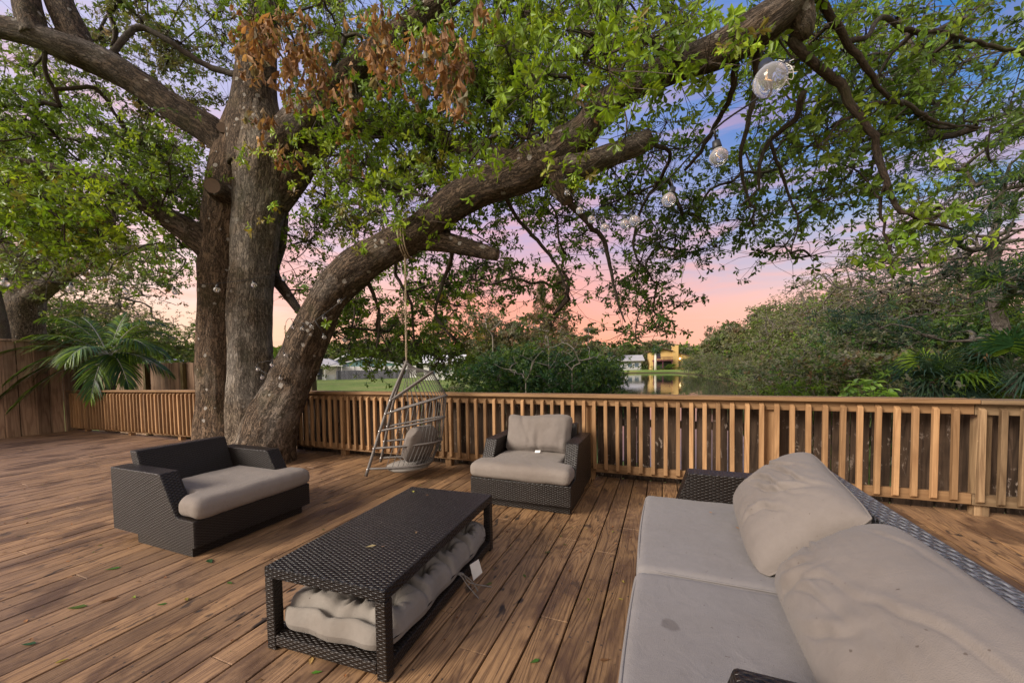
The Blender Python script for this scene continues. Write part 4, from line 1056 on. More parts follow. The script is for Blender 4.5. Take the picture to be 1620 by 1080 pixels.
# foliage regions: photo centre, half size, nearest and farthest distance, number of boughlets, palette, weights
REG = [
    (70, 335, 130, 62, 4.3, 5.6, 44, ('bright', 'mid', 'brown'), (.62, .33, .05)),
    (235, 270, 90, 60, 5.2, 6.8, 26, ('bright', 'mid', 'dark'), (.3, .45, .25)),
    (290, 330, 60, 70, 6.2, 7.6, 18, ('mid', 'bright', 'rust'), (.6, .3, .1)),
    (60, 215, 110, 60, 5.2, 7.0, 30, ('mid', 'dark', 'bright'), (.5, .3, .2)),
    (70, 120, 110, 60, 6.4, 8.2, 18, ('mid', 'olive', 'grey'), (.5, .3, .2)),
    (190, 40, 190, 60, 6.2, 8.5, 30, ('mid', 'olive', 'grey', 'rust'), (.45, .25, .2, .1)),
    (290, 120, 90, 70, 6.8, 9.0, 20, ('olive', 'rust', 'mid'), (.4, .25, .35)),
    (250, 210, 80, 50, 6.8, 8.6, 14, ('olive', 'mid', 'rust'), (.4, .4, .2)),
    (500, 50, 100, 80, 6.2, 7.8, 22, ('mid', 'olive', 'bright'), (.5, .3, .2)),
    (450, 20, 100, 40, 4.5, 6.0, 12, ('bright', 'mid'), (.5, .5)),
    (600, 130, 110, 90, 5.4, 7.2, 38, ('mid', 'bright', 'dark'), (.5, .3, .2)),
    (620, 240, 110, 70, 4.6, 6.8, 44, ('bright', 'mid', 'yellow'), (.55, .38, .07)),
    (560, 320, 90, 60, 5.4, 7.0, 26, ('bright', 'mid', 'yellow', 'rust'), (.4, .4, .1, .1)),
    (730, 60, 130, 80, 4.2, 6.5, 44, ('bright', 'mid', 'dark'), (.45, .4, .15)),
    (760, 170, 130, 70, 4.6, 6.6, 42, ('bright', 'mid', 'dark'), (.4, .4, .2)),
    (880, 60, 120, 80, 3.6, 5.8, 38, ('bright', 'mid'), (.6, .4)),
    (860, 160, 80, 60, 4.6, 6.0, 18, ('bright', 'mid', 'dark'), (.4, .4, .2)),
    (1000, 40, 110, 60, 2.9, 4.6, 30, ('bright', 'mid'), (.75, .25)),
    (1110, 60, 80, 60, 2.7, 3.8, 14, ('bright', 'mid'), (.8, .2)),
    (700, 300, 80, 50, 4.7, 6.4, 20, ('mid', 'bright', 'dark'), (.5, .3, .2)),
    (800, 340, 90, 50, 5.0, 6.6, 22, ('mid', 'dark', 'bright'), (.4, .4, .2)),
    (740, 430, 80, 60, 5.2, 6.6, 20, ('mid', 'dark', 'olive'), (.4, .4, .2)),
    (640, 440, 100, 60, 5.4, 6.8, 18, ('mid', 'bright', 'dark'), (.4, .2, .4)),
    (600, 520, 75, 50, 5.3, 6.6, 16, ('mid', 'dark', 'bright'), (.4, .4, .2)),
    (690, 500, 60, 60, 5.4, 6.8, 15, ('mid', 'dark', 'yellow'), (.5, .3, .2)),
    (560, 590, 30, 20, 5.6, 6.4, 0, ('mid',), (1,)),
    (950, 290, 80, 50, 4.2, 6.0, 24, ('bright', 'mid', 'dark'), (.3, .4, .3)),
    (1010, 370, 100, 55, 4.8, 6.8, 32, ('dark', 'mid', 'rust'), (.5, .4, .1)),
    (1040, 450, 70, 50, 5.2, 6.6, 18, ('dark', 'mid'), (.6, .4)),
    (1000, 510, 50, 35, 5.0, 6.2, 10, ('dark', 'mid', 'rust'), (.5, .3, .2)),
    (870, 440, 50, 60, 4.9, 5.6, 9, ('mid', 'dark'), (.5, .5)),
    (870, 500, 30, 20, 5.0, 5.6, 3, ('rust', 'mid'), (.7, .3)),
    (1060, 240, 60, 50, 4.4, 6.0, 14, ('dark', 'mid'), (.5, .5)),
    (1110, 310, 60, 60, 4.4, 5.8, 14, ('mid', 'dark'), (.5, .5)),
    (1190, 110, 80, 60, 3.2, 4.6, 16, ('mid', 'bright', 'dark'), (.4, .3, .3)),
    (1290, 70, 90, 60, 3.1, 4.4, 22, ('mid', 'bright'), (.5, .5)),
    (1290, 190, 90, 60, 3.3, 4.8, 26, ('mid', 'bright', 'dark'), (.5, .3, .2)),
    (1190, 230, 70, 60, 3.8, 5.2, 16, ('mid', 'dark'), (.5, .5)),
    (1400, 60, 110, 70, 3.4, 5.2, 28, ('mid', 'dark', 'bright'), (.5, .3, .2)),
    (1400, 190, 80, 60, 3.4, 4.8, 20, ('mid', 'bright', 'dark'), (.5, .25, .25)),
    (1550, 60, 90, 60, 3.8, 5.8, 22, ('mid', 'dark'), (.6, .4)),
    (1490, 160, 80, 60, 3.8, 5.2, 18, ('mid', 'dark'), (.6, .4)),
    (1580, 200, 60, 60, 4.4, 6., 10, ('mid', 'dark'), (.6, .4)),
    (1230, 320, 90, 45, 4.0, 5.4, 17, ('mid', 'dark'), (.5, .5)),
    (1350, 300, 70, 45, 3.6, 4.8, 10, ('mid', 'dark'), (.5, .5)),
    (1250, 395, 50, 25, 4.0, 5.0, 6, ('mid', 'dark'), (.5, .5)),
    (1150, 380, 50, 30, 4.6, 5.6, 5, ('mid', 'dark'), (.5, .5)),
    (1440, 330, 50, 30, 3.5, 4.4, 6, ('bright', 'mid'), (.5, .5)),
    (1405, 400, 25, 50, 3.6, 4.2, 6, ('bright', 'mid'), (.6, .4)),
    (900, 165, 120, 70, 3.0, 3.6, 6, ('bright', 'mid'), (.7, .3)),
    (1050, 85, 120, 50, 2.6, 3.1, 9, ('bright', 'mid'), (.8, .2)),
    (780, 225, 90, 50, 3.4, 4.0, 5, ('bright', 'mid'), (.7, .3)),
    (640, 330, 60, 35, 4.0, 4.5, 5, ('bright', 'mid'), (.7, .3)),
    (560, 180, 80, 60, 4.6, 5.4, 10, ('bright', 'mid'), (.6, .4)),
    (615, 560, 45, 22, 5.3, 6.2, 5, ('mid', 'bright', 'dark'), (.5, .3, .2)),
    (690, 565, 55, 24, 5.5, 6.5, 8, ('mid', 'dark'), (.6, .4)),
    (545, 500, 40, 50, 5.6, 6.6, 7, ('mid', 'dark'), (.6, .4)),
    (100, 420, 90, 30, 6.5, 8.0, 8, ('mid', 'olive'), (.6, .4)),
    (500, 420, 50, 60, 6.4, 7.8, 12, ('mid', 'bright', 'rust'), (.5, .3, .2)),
]
tips = []; tk = []
for (cx, cy, rx, ry, t0, t1, n_, kinds, wts) in REG:
    for _ in range(int(n_ * (1.35 if cx < 350 else .75 if (640 < cx < 900 and 290 < cy < 530) else 1.15 if cx < 900 else .56))):
        r_ = math.sqrt(rg.random()); a_ = rg.random() * 2 * PI
        p = at(cx + rx * r_ * math.cos(a_), cy + ry * r_ * math.sin(a_), t=rg.uniform(t0, t1))
        if p[2] < 1.15: continue
        tips.append(p); tk.append((kinds, wts))
# canopy that carries on above and beside the picture, so the tree is whole from elsewhere
for _ in range(70):
    p = at(rg.uniform(-250, 1750), rg.uniform(-420, -30), t=rg.uniform(4.5, 9))
    tips.append(p); tk.append((('mid', 'dark', 'bright'), (.5, .3, .2)))
tips = np.array(tips)
A_, rad_, paths_, base_ = grow(skel, tips, rg)
g = Geo(); draw_paths(g, A_, rad_, paths_, base_)
lg_ = Geo(); tw = Geo()
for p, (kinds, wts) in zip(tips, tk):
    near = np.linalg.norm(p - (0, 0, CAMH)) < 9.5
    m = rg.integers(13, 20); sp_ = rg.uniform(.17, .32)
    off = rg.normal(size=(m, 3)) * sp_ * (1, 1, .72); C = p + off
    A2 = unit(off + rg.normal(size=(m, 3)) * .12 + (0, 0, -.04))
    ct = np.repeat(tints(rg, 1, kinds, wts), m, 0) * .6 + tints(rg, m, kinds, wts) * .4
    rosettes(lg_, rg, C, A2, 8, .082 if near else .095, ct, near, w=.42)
    for c_ in C:
        q1 = p + (c_ - p) * .5 + rg.normal(size=3) * .025
        tw.tube([p, q1, c_], [.0042, .003, .0018], 3, cap=False)
g.build('branches', M['twig'], oak, smooth=True)
tw.build('twigs', M['twig'], oak)
# small sprigs growing straight from the bark of the trunk and limbs
SPR = [(395, 232, 5.35, 4), (415, 240, 5.3, 4), (440, 250, 5.3, 5), (455, 262, 5.3, 4), (462, 290, 5.3, 3), (385, 262, 5.4, 4), (420, 345, 5.4, 3), (400, 358, 5.4, 2), (440, 330, 5.4, 3), (430, 318, 5.4, 2),
       (905, 268, 3.5, 6), (915, 290, 3.5, 6), (940, 270, 3.5, 5), (870, 282, 3.55, 3), (925, 235, 3.4, 4), (560, 400, 4.5, 4), (585, 385, 4.5, 3), (640, 360, 4.2, 4), (660, 345, 4.2, 3), (480, 335, 5.2, 3), (1030, 130, 2.9, 3), (995, 150, 3.1, 3), (1170, 60, 2.55, 4), (1140, 80, 2.6, 3), (1010, 35, 2.5, 3), (1160, 20, 2.4, 4), (1185, 60, 2.4, 4)]
for (px_, py_, t_, k_) in SPR:
    p0 = at(px_, py_, t=t_)
    for _ in range(k_):
        c_ = p0 + rg.normal(size=3) * .07 * t_ / 5
        rosettes(lg_, rg, c_[None], unit((c_ - p0 + np.array([0, -.03, .03])))[None], 7, .085 * min(1, t_ / 4 + .25), tints(rg, 1, ('bright', 'yellow'), (.7, .3)))
        tw = Geo()
lg_.build('leaves', M['leaf'], oak)
# brown curled dead leaves hanging in bunches
dl = Geo(); dt = Geo()
for (cx, cy, rx, ry, t0, t1, n_) in ((430, 90, 62, 50, 4.0, 4.9, 30), (490, 130, 45, 60, 4.0, 4.8, 20), (540, 170, 20, 60, 4.0, 4.6, 9), (400, 45, 40, 35, 4.2, 5, 10), (405, 200, 30, 20, 4.6, 5, 4),
                                   (640, 110, 60, 45, 3.5, 4.3, 22), (705, 90, 40, 50, 3.3, 4.0, 20), (715, 170, 25, 25, 3.3, 3.8, 6), (600, 60, 40, 40, 3.8, 4.5, 9), (480, 60, 60, 40, 4.5, 5.2, 14), (560, 250, 20, 30, 4.6, 5.2, 3), (455, 245, 20, 25, 4.8, 5.2, 4), (770, 20, 20, 15, 3.2, 3.6, 2), (930, 155, 15, 20, 3.4, 3.7, 2)):
    for _ in range(n_):
        r_ = math.sqrt(rg.random()); a_ = rg.random() * 2 * PI
        p = at(cx + rx * r_ * math.cos(a_), cy + ry * r_ * math.sin(a_), t=rg.uniform(t0, t1)); m = rg.integers(3, 6)
        C = np.repeat(p[None], m, 0) + rg.normal(size=(m, 3)) * (.05, .05, .06)
        rosettes(dl, rg, C, np.tile([[0, 0, -1.]], (m, 1)) + rg.normal(size=(m, 3)) * .3, 3, .115, tints(rg, m, ('brown', 'rust'), (.85, .15)) * (1.15, 1.4, 1.6), True, .8, .48, (15, 70))
        dl.tube([p + (0, 0, .22), p + rg.normal(size=3) * .02 + (0, 0, .1), p + (0, 0, -.08)], [.003, .0025, .002], 4, cap=False, tint=(.06, .045, .035))
dl.build('dead_leaves', M['dry'], oak)

# ------------------------------------------------------------------ background trees
def make_tree(name, label, H, W, clear, ntip, m_ros, nl, L, kinds, wts, seed, lean=0., trunkr=.16, top=.55, w=.5, droop=.3, mode='ball', trunkmat='bark_far', leafmat='leaf_far', part='crown'):
    """a tree at the origin: H tall, W wide, crown starting at clear*H"""
    rg = np.random.default_rng(seed); root = thing(name, label, 'tree')
    z = np.linspace(0, 1, 9); tp = np.stack([lean * z ** 1.5 * H + .05 * W * np.sin(z * 4 + seed), .04 * W * np.cos(z * 5 + seed), z * H * .86], 1)
    rr = trunkr * (1 - .85 * z) * (1 + .5 * np.exp(-z * 12))
    Q = interp_path(np.hstack([tp, rr[:, None]]), H / 30)
    T = []; lobes = [(rg.uniform(-.3, .3) * W, rg.uniform(-.3, .3) * W, H * rg.uniform(clear + .12, .88), rg.uniform(.18, .32) * W) for _ in range(9)]
    while len(T) < ntip:
        if mode == 'ball':
            lx, ly, lz, lr = lobes[rg.integers(len(lobes))]
            d = rnd_dirs(rg, 1)[0] * lr * rg.uniform(.35, 1.) ** .5
            p = np.array([lx + d[0] + lean * H * .5, ly + d[1], lz + d[2] * .8 * H / max(W, H)])
            if not (clear * H < p[2] < H): continue
        elif mode == 'cone':
            zz_ = rg.uniform(clear, .98); r_ = W * .5 * (1 - zz_) ** .7 * rg.uniform(.3, 1); a_ = rg.uniform(0, 6.28)
            p = np.array([r_ * math.cos(a_), r_ * math.sin(a_), zz_ * H])
        else:      # tiers of long level boughs
            tier = rg.integers(0, 7); zz_ = clear + (1 - clear) * (tier + .5) / 7.; r_ = W * .5 * rg.uniform(.25, 1) * (1.1 - .5 * (tier / 7.)); a_ = tier * 2.4 + rg.normal() * .9
            p = np.array([r_ * math.cos(a_) + lean * H * .5, r_ * math.sin(a_), (zz_ + rg.normal() * .035) * H])
        T.append(p)
    A, rad, paths, base = grow(Q[len(Q) // 8:, :3], np.array(T), rg, step=H / 22, wob=.14, r0=.0011 * H, rmax=trunkr * .6)
    g = Geo(); g.tube(Q[:, :3], Q[:, 3], 12); draw_paths(g, A, rad, paths, base, 4)
    o = g.build('trunk', M[trunkmat], None, smooth=True); o.parent = root
    g = Geo()
    for p in T:
        off = rg.normal(size=(m_ros, 3)) * W * .05 * (1, 1, .7); C = p + off
        ct = np.repeat(tints(rg, 1, kinds, wts), m_ros, 0) * .6 + tints(rg, m_ros, kinds, wts) * .4
        rosettes(g, rg, C, unit(off + rg.normal(size=(m_ros, 3)) * .02), nl, L, ct, False, droop, w, (35, 100))
    o = g.build(part, M[leafmat], None); o.parent = root
    return root, H, W
_masters = {}
def plant(arch, px, dist, top_py, wf, label, name=None, rotz=None, cat=None, group=None, zbase=None, spot=None):
    """set a tree of one kind on the ground at a bearing and a distance, tall enough to reach the height seen there"""
    p = at(px, 560, t=dist); x, y = float(p[0]), float(p[1])
    zb = float(ground_h(np.array([x]), np.array([y]))[0]) if zbase is None else zbase
    zt = at(px, top_py, t=dist)[2]
    if spot: x, y, zb, zt = spot[0], spot[1], -1.5, -1.5 + spot[2]
    if arch not in _masters:
        _masters[arch] = [ARCH[arch](), False]
    (root, H, W), used = _masters[arch]
    if used: r_ = copy_tree(root)
    else: r_ = root; _masters[arch][1] = True
    s_ = (zt - zb) / H
    r_.location = (x, y, zb); r_.scale = (s_ * wf, s_ * wf, s_); r_.rotation_euler = (0, 0, (px * 7.7 + dist * 3.1) % 6.28 if rotz is None else rotz)
    r_['label'] = label
    if name: r_.name = name
    r_['category'] = cat or 'tree'
    if group: r_['group'] = group
    elif 'group' in r_: del r_['group']
    return r_
ARCH = {
    'olive': lambda: make_tree('olive_tree', '-', 9, 8, .06, 230, 11, 6, .20, ('olive', 'mid', 'grey'), (.5, .15, .35), 1),
    'grey': lambda: make_tree('mossy_tree', '-', 9, 9, .22, 210, 9, 5, .15, ('grey', 'olive', 'rust'), (.6, .3, .1), 2, w=.35),
    'green': lambda: make_tree('leafy_tree', '-', 9, 8, .05, 240, 11, 6, .21, ('mid', 'olive', 'dark'), (.3, .45, .25), 3),
    'airy': lambda: make_tree('sparse_tree', '-', 9, 10, .25, 230, 5, 5, .11, ('grey', 'olive', 'mid'), (.45, .3, .25), 4, lean=-.08, w=.45, mode='tier'),
    'pine': lambda: make_tree('pine_tree', '-', 10, 7, .30, 130, 7, 16, .30, ('blue', 'mid'), (.8, .2), 5, w=.10, mode='tier', trunkr=.22, droop=.1),
    'cypress': lambda: make_tree('cypress_tree', '-', 10, 4.5, .25, 170, 8, 6, .22, ('rust', 'olive', 'grey'), (.45, .35, .2), 6, w=.25, mode='cone', trunkr=.12),
    'conifer': lambda: make_tree('conifer_tree', '-', 10, 6, .12, 170, 9, 6, .34, ('dark', 'blue', 'olive'), (.5, .3, .2), 7, w=.4, mode='tier'),
    'far': lambda: make_tree('broadleaf_tree', '-', 10, 11, .04, 190, 9, 5, .50, ('dark', 'olive', 'grey'), (.35, .4, .25), 8, w=.6),
    'far2': lambda: make_tree('broadleaf_tree', '-', 10, 10, .04, 190, 9, 5, .48, ('olive', 'rust', 'grey'), (.45, .15, .4), 9, w=.55),
    'shrub': lambda: make_tree('shrub', '-', 2.4, 4.2, .02, 250, 12, 7, .105, ('deep', 'dark', 'mid'), (.6, .3, .1), 10, trunkr=.05, w=.42, leafmat='leaf', part='foliage'),
    'scrub': lambda: make_tree('shrub', '-', 2.6, 4.2, .02, 240, 11, 6, .085, ('olive', 'mid', 'grey', 'deep'), (.35, .1, .35, .2), 11, trunkr=.04, w=.4, part='foliage'),
    'lime': lambda: make_tree('shrub', '-', 2.6, 4.2, .02, 200, 10, 6, .12, ('lime', 'mid'), (.7, .3), 12, trunkr=.04, w=.4, part='foliage'),
}
G_R = 'trees along the right bank of the lake'
for row in [
    ('airy', 1565, 13, 300, 1.25, 'tall sparse grey green tree with long level boughs above the fan palms'),
    ('airy', 1440, 15, 385, 1.2, 'sparse tree with spreading bare grey boughs, left of the pine trunk'),
    ('grey', 1385, 17, 410, 1.15, 'mossy grey tree rising behind the bright green plant'),
    ('grey', 1500, 19, 395, 1.2, 'mossy grey tree filling the gap behind the pine trunk'),
    ('olive', 1350, 20, 432, 1.1, 'olive tree on the right bank with twigs standing up against the pink sky'),
    ('green', 1590, 17, 420, 1.2, 'dark green leafy tree at the far right behind the pine trunk'),
    ('olive', 1450, 16, 455, 1.1, 'rounded olive tree on the bank directly behind the fan palms'),
    ('grey', 1325, 25, 425, 1.2, 'mossy grey tree where the bank skyline starts to climb'),
    ('green', 1385, 19, 470, 1.0, 'green tree low in the bank thicket behind the bright plant'),
    ('grey', 1302, 33, 445, 1.2, 'grey olive tree overhanging the right shore of the lake'),
    ('olive', 1268, 44, 458, 1.2, 'olive tree on the right shore left of the overhanging grey tree'),
    ('green', 1228, 56, 470, 1.2, 'rounded green tree on the right shore halfway to the yellow house'),
    ('far2', 1195, 72, 484, 1.0, 'brownish tree on the right shore, mid distance'),
    ('far', 1164, 88, 500, 1.0, 'green tree on the right shore close to the yellow house'),
    ('far2', 1130, 108, 516, .8, 'small brownish tree beside the right wing of the yellow house'),
]:
    plant(*row, group=G_R)
G_F = 'trees beyond the lake and the lawn'
for row in [
    ('far', 1060, 142, 533, 1.5, 'wide green tree directly behind the yellow house'),
    ('far2', 1028, 150, 540, 1.4, 'brownish tree behind the left end of the yellow house'),
    ('far', 995, 138, 541, 1.2, 'green tree over the grey lakeside house'),
    ('far2', 965, 132, 546, 1.2, 'brownish tree left of the grey lakeside house'),
    ('conifer', 934, 100, 519, .9, 'dark conifer standing by the utility pole'),
    ('far', 908, 84, 512, 1.0, 'green tree right of the two tall cypresses'),
    ('cypress', 886, 52, 432, .95, 'right hand one of the two tall brown cypresses above the shrub thicket'),
    ('cypress', 858, 56, 446, .9, 'left hand one of the two tall brown cypresses above the shrub thicket'),
    ('far', 822, 62, 486, .9, 'round topped green tree just left of the tall cypresses'),
    ('far2', 785, 58, 492, .9, 'brown leaved tree behind the left end of the shrub thicket'),
    ('conifer', 692, 88, 500, 1.0, 'slender conifer right of the swing rope'),
    ('far', 735, 80, 526, 1.1, 'green tree between the conifer and the shrub thicket'),
    ('conifer', 617, 96, 505, .9, 'dark conifer left of the swing rope beyond the lawn'),
    ('far', 655, 104, 522, 1.2, 'green tree behind the white cottage beyond the lawn'),
    ('far', 592, 112, 540, 1.3, 'low green tree behind the aqua house'),
    ('far2', 560, 118, 538, 1.2, 'brownish tree over the roof of the aqua house'),
    ('far', 527, 105, 540, 1.2, 'low green tree behind the white carport house'),
    ('green', 480, 60, 545, 1.1, 'green tree showing between the two stems of the oak'),
    ('far', 305, 48, 548, 1.2, 'green tree directly left of the oak trunk behind the tan fence'),
    ('green', 240, 27, 498, 1.3, 'light green tree above the right side of the palm'),
    ('olive', 170, 30, 470, 1.3, 'olive tree behind the palm fronds'),
    ('green', 95, 26, 455, 1.2, 'light green tree behind the left fence, right of the second oak trunk'),
    ('grey', -20, 24, 400, 1.2, 'mossy grey tree at the left edge behind the second oak'),
    ('grey', 210, 40, 425, 1.3, 'tall mossy grey tree far behind the palm'),
    ('grey', 60, 36, 330, 1.4, 'very tall mossy grey tree behind the second oak'),
]:
    plant(*row, group=G_F)
G_S = 'shrubs on the lake bank'
for row in [
    ('shrub', 795, 13.5, 562, 1.15, 'dark glossy shrub at the left end of the lakeside thicket'),
    ('shrub', 870, 13.0, 548, 1.1, 'dark glossy shrub in the middle of the lakeside thicket'),
    ('shrub', 935, 13.2, 566, .72, 'dark glossy shrub at the right end of the lakeside thicket, against the water'),
    ('shrub', 840, 15.5, 545, 1.1, 'dark glossy shrub at the back of the lakeside thicket'),
    ('scrub', 735, 15.5, 592, 1.0, 'low scrubby bush left of the dark thicket'),
    ('lime', 1212, 46, 572, 1.3, 'yellow green bush at the waterline below the right shore trees'),
    ('scrub', 1205, 58, 562, 1.5, 'greyish bush hanging over the water near the yellow house'),
    ('scrub', 1300, 26, 530, 1.0, 'greyish scrub at the lake edge right of the open water'),
    ('scrub', 1335, 15, 520, 1.0, 'fine leaved scrub nearest the water on the right bank'),
    ('scrub', 1360, 12, 515, 1.1, 'fine leaved scrub behind the bright green plant'),
    ('scrub', 1420, 11, 520, 1.1, 'fine leaved scrub between the bright green plant and the fan palms'),
    ('shrub', 1470, 12.5, 500, 1.0, 'dark green bush behind the fan palms'),
    ('scrub', 1560, 11, 510, 1.1, 'fine leaved scrub at the foot of the pine'),
    ('lime', 1310, 9.5, 592, .9, 'light green low bush just over the railing left of the bright plant'),
    ('scrub', 1440, 8.4, 596, .9, 'light scrub just over the railing right of the bright plant'),
    ('lime', 1600, 8.2, 600, .9, 'light green low bush just over the railing at the right edge'),
    ('shrub', 1520, 9.3, 585, 1.0, 'dark low bush just over the railing below the fan palms'),
    ('lime', 1062, 121.5, 574, 1.6, 'palmy green planting along the waterline of the yellow house'),
    ('lime', 1040, 121.5, 578, 1.6, 'low green planting at the left end of the yellow house waterline'),
    ('lime', 1088, 121, 577, 1.6, 'low green planting at the right end of the yellow house waterline'),
]:
    plant(*row, cat='shrub', group=G_S)
for i_, (x, y, h_, kd, lab) in enumerate([(7.0, 119, 4.2, 'far', 'dark bush at the waterline just right of the yellow house'), (6.6, 107, 5.6, 'olive', 'second bush along the right shore counted from the yellow house'),
        (8.2, 95, 5.0, 'scrub', 'third bush along the right shore from the yellow house, greyish'), (9.6, 84, 5.4, 'olive', 'fourth bush along the right shore from the yellow house'), (10.6, 73, 4.6, 'scrub', 'fifth bush along the right shore from the yellow house, low over the water'),
        (11.6, 62, 5.0, 'olive', 'sixth bush along the right shore from the yellow house'), (11.4, 52, 4.0, 'scrub', 'seventh bush along the right shore, midway to the deck'), (10.8, 43, 4.0, 'scrub', 'eighth bush along the right shore, leaning over the near water'), (9.9, 36, 3.4, 'scrub', 'nearest bush at the waterline where the right shore meets the railing')]):
    plant(kd, 1100 + i_, 60, 560, 1.15 if kd != 'scrub' else 1.35, lab, name='shrub', cat='shrub', group=G_S, spot=(x, y, h_))
plant('pine', 1597, 9.6, 190, 1.3, 'tall pine with a scaly trunk and feathery dark green tufts at the right edge', rotz=2.4)
# far wood that closes the horizon
def wood_strip(name, specs, seed, kinds, wts, L):
    rg = np.random.default_rng(seed); g = Geo()
    for (px0, px1, t0, t1, top, n_) in specs:
        px = rg.uniform(px0, px1, n_); t = rg.uniform(t0, t1, n_)
        for a, b in zip(px, t):
            p = at(a, 570, t=b); hz = at(a, top + 7 * mnoise.noise(Vector((a / 28., b / 30, 0))) + 4 * mnoise.noise(Vector((a / 9., 1, 0))), t=b)[2] + .3
            m = 14; zt = -.5 + (hz + .5) * rg.random(m) ** .55
            C = np.stack([p[0] + rg.normal(size=m) * .9, p[1] + rg.normal(size=m) * .9, zt], 1)
            rosettes(g, rg, C, unit(rg.normal(size=(m, 3)) + (0, 0, .5)), 4, L, tints(rg, m, kinds, wts), False, .2, .6)
    o = g.build(name, M['leaf_far']); return tag(o, kind='stuff')
tag(wood_strip('distant_woods', [(-150, 1130, 150, 190, 549, 1700)], 31, ('mid', 'olive', 'dark', 'grey'), (.35, .25, .25, .15), 1.3), 'hazy line of far woods closing the horizon beyond the lake and lawn', 'woods')
tag(wood_strip('bank_undergrowth', [(1300, 1760, 9.5, 16, 575, 850), (1290, 1360, 18, 24, 560, 160), (1270, 1330, 26, 40, 560, 260), (1230, 1290, 42, 56, 560, 200), (1165, 1235, 66, 95, 570, 260), (1115, 1165, 98, 118, 574, 160), (1300, 1800, 16, 24, 500, 650)], 32, ('olive', 'rust', 'grey', 'dark'), (.35, .1, .3, .25), .12), 'dense mixed undergrowth covering the right bank of the lake', 'undergrowth')

# second oak beyond the left fence
rg = np.random.default_rng(8)
oak2 = thing('oak_tree', 'second oak beyond the left fence with one long bough reaching right over the palm', 'tree', (*(at(40, 560, t=13)[:2]), -.6))
def limb2(pts, n=24, nm='limb'):
    Q, rf = limb_geo(pts, rg, .08, n, .12); g = Geo(); g.tube(Q[:, :3], Q[:, 3], n, rfun=rf); g.build(nm, M['bark'], oak2, smooth=True); return Q
L2 = [limb2([(38, 620, 13, 25), (38, 560, 13, 23), (38, 520, 13, 22), (40, 480, 13, 22), (48, 445, 13, 19), (60, 400, 13, 14), (60, 330, 13, 11), (50, 260, 13, 8)], 30, 'trunk'),
      limb2([(46, 470, 13, 16), (75, 452, 12.8, 14), (105, 432, 12.6, 11), (140, 414, 12.4, 9), (180, 400, 12.2, 7), (225, 392, 12, 5), (275, 395, 12, 3)]),
      limb2([(50, 450, 13, 12), (85, 400, 13, 9), (130, 360, 13, 7), (180, 320, 13, 5), (210, 270, 13, 3)]),
      limb2([(48, 450, 13, 10), (20, 400, 13, 9), (-20, 360, 13, 7), (-60, 330, 13, 4)])]
sk = np.vstack([q[:, :3] for q in L2]); sk = sk[sk[:, 2] > 3.3]; T2 = []
for (cx, cy, rx, ry, n_) in ((170, 400, 130, 30, 46), (60, 380, 90, 60, 34), (250, 420, 60, 30, 16), (100, 320, 130, 60, 36), (-30, 350, 60, 80, 14), (200, 440, 80, 22, 14), (110, 240, 150, 70, 36)):
    for _ in range(n_):
        r_ = math.sqrt(rg.random()); a_ = rg.random() * 6.28; T2.append(at(cx + rx * r_ * math.cos(a_), cy + ry * r_ * math.sin(a_), t=rg.uniform(10.8, 14.5)))
A, rad, paths, base = grow(sk, np.array(T2), rg, .4, .12, .006)
g = Geo(); draw_paths(g, A, rad, paths, base, 5); g.build('branches', M['bark_far'], oak2, smooth=True)
g = Geo()
for p in T2:
    m = 13; off = rg.normal(size=(m, 3)) * .34 * (1, 1, .7); rosettes(g, rg, p + off, unit(off), 7, .12, np.repeat(tints(rg, 1, ('mid', 'lime', 'olive', 'rust'), (.4, .2, .25, .15)), m, 0), False, .4, .45)
g.build('crown', M['leaf_far'], oak2)
dk = thing('tree_trunk', 'dark slanting tree trunk at the left edge beside the second oak', 'tree', (*(at(-5, 560, t=12)[:2]), -.6))
Q, rf = limb_geo([(12, 620, 12, 9), (6, 540, 12, 8), (-2, 490, 12, 7), (-15, 440, 12, 6), (-40, 380, 12, 6)], rg, .1, 16)
g = Geo(); g.tube(Q[:, :3], Q[:, 3], 16); g.build('trunk', M['twig'], dk, smooth=True)

# dead branches standing in the shrub thicket
for i_, (px_, py_, t_, hgt, lab) in enumerate([(832, 618, 11.8, 1.2, 'bleached white dead branch fanning up in front of the shrub thicket'), (905, 600, 11.6, 1.2, 'grey dead branches tangled at the right of the shrub thicket'),
                                       (780, 560, 14.5, 2.6, 'tall bare forked snag rising left of the tall cypresses'), (712, 545, 12.5, .9, 'long curved bare branch reaching left out of the shrub thicket'), (868, 560, 12.6, 1.2, 'pale broken branches on top of the shrub thicket')]):
    rg = np.random.default_rng(200 + i_); b = at(px_, py_, t=t_); root = thing('dead_branch', lab, 'branch', b)
    T = np.array([b + np.array([rg.normal() * hgt * .45, rg.normal() * hgt * .3, hgt * rg.uniform(.4, 1.1)]) for _ in range(26)]); sk_ = np.array([b + np.array([0, 0, hgt * f]) for f in (-.9, -.6, -.3, -.1, .1, .25)])
    if i_ == 3: T = np.array([at(690 + rg.uniform(-8, 80), 545 + rg.uniform(-10, 25), t=12.5 + rg.normal() * .3) for _ in range(9)])
    A, rad, paths, base = grow(sk_, T, rg, .12, .07, .0035); g = Geo(); g.tube(sk_, [.03, .03, .026, .022, .018, .014], 7)
    draw_paths(g, A, rad, paths, base, 5); g.build('branch', M['dead_wood'], root, smooth=True)

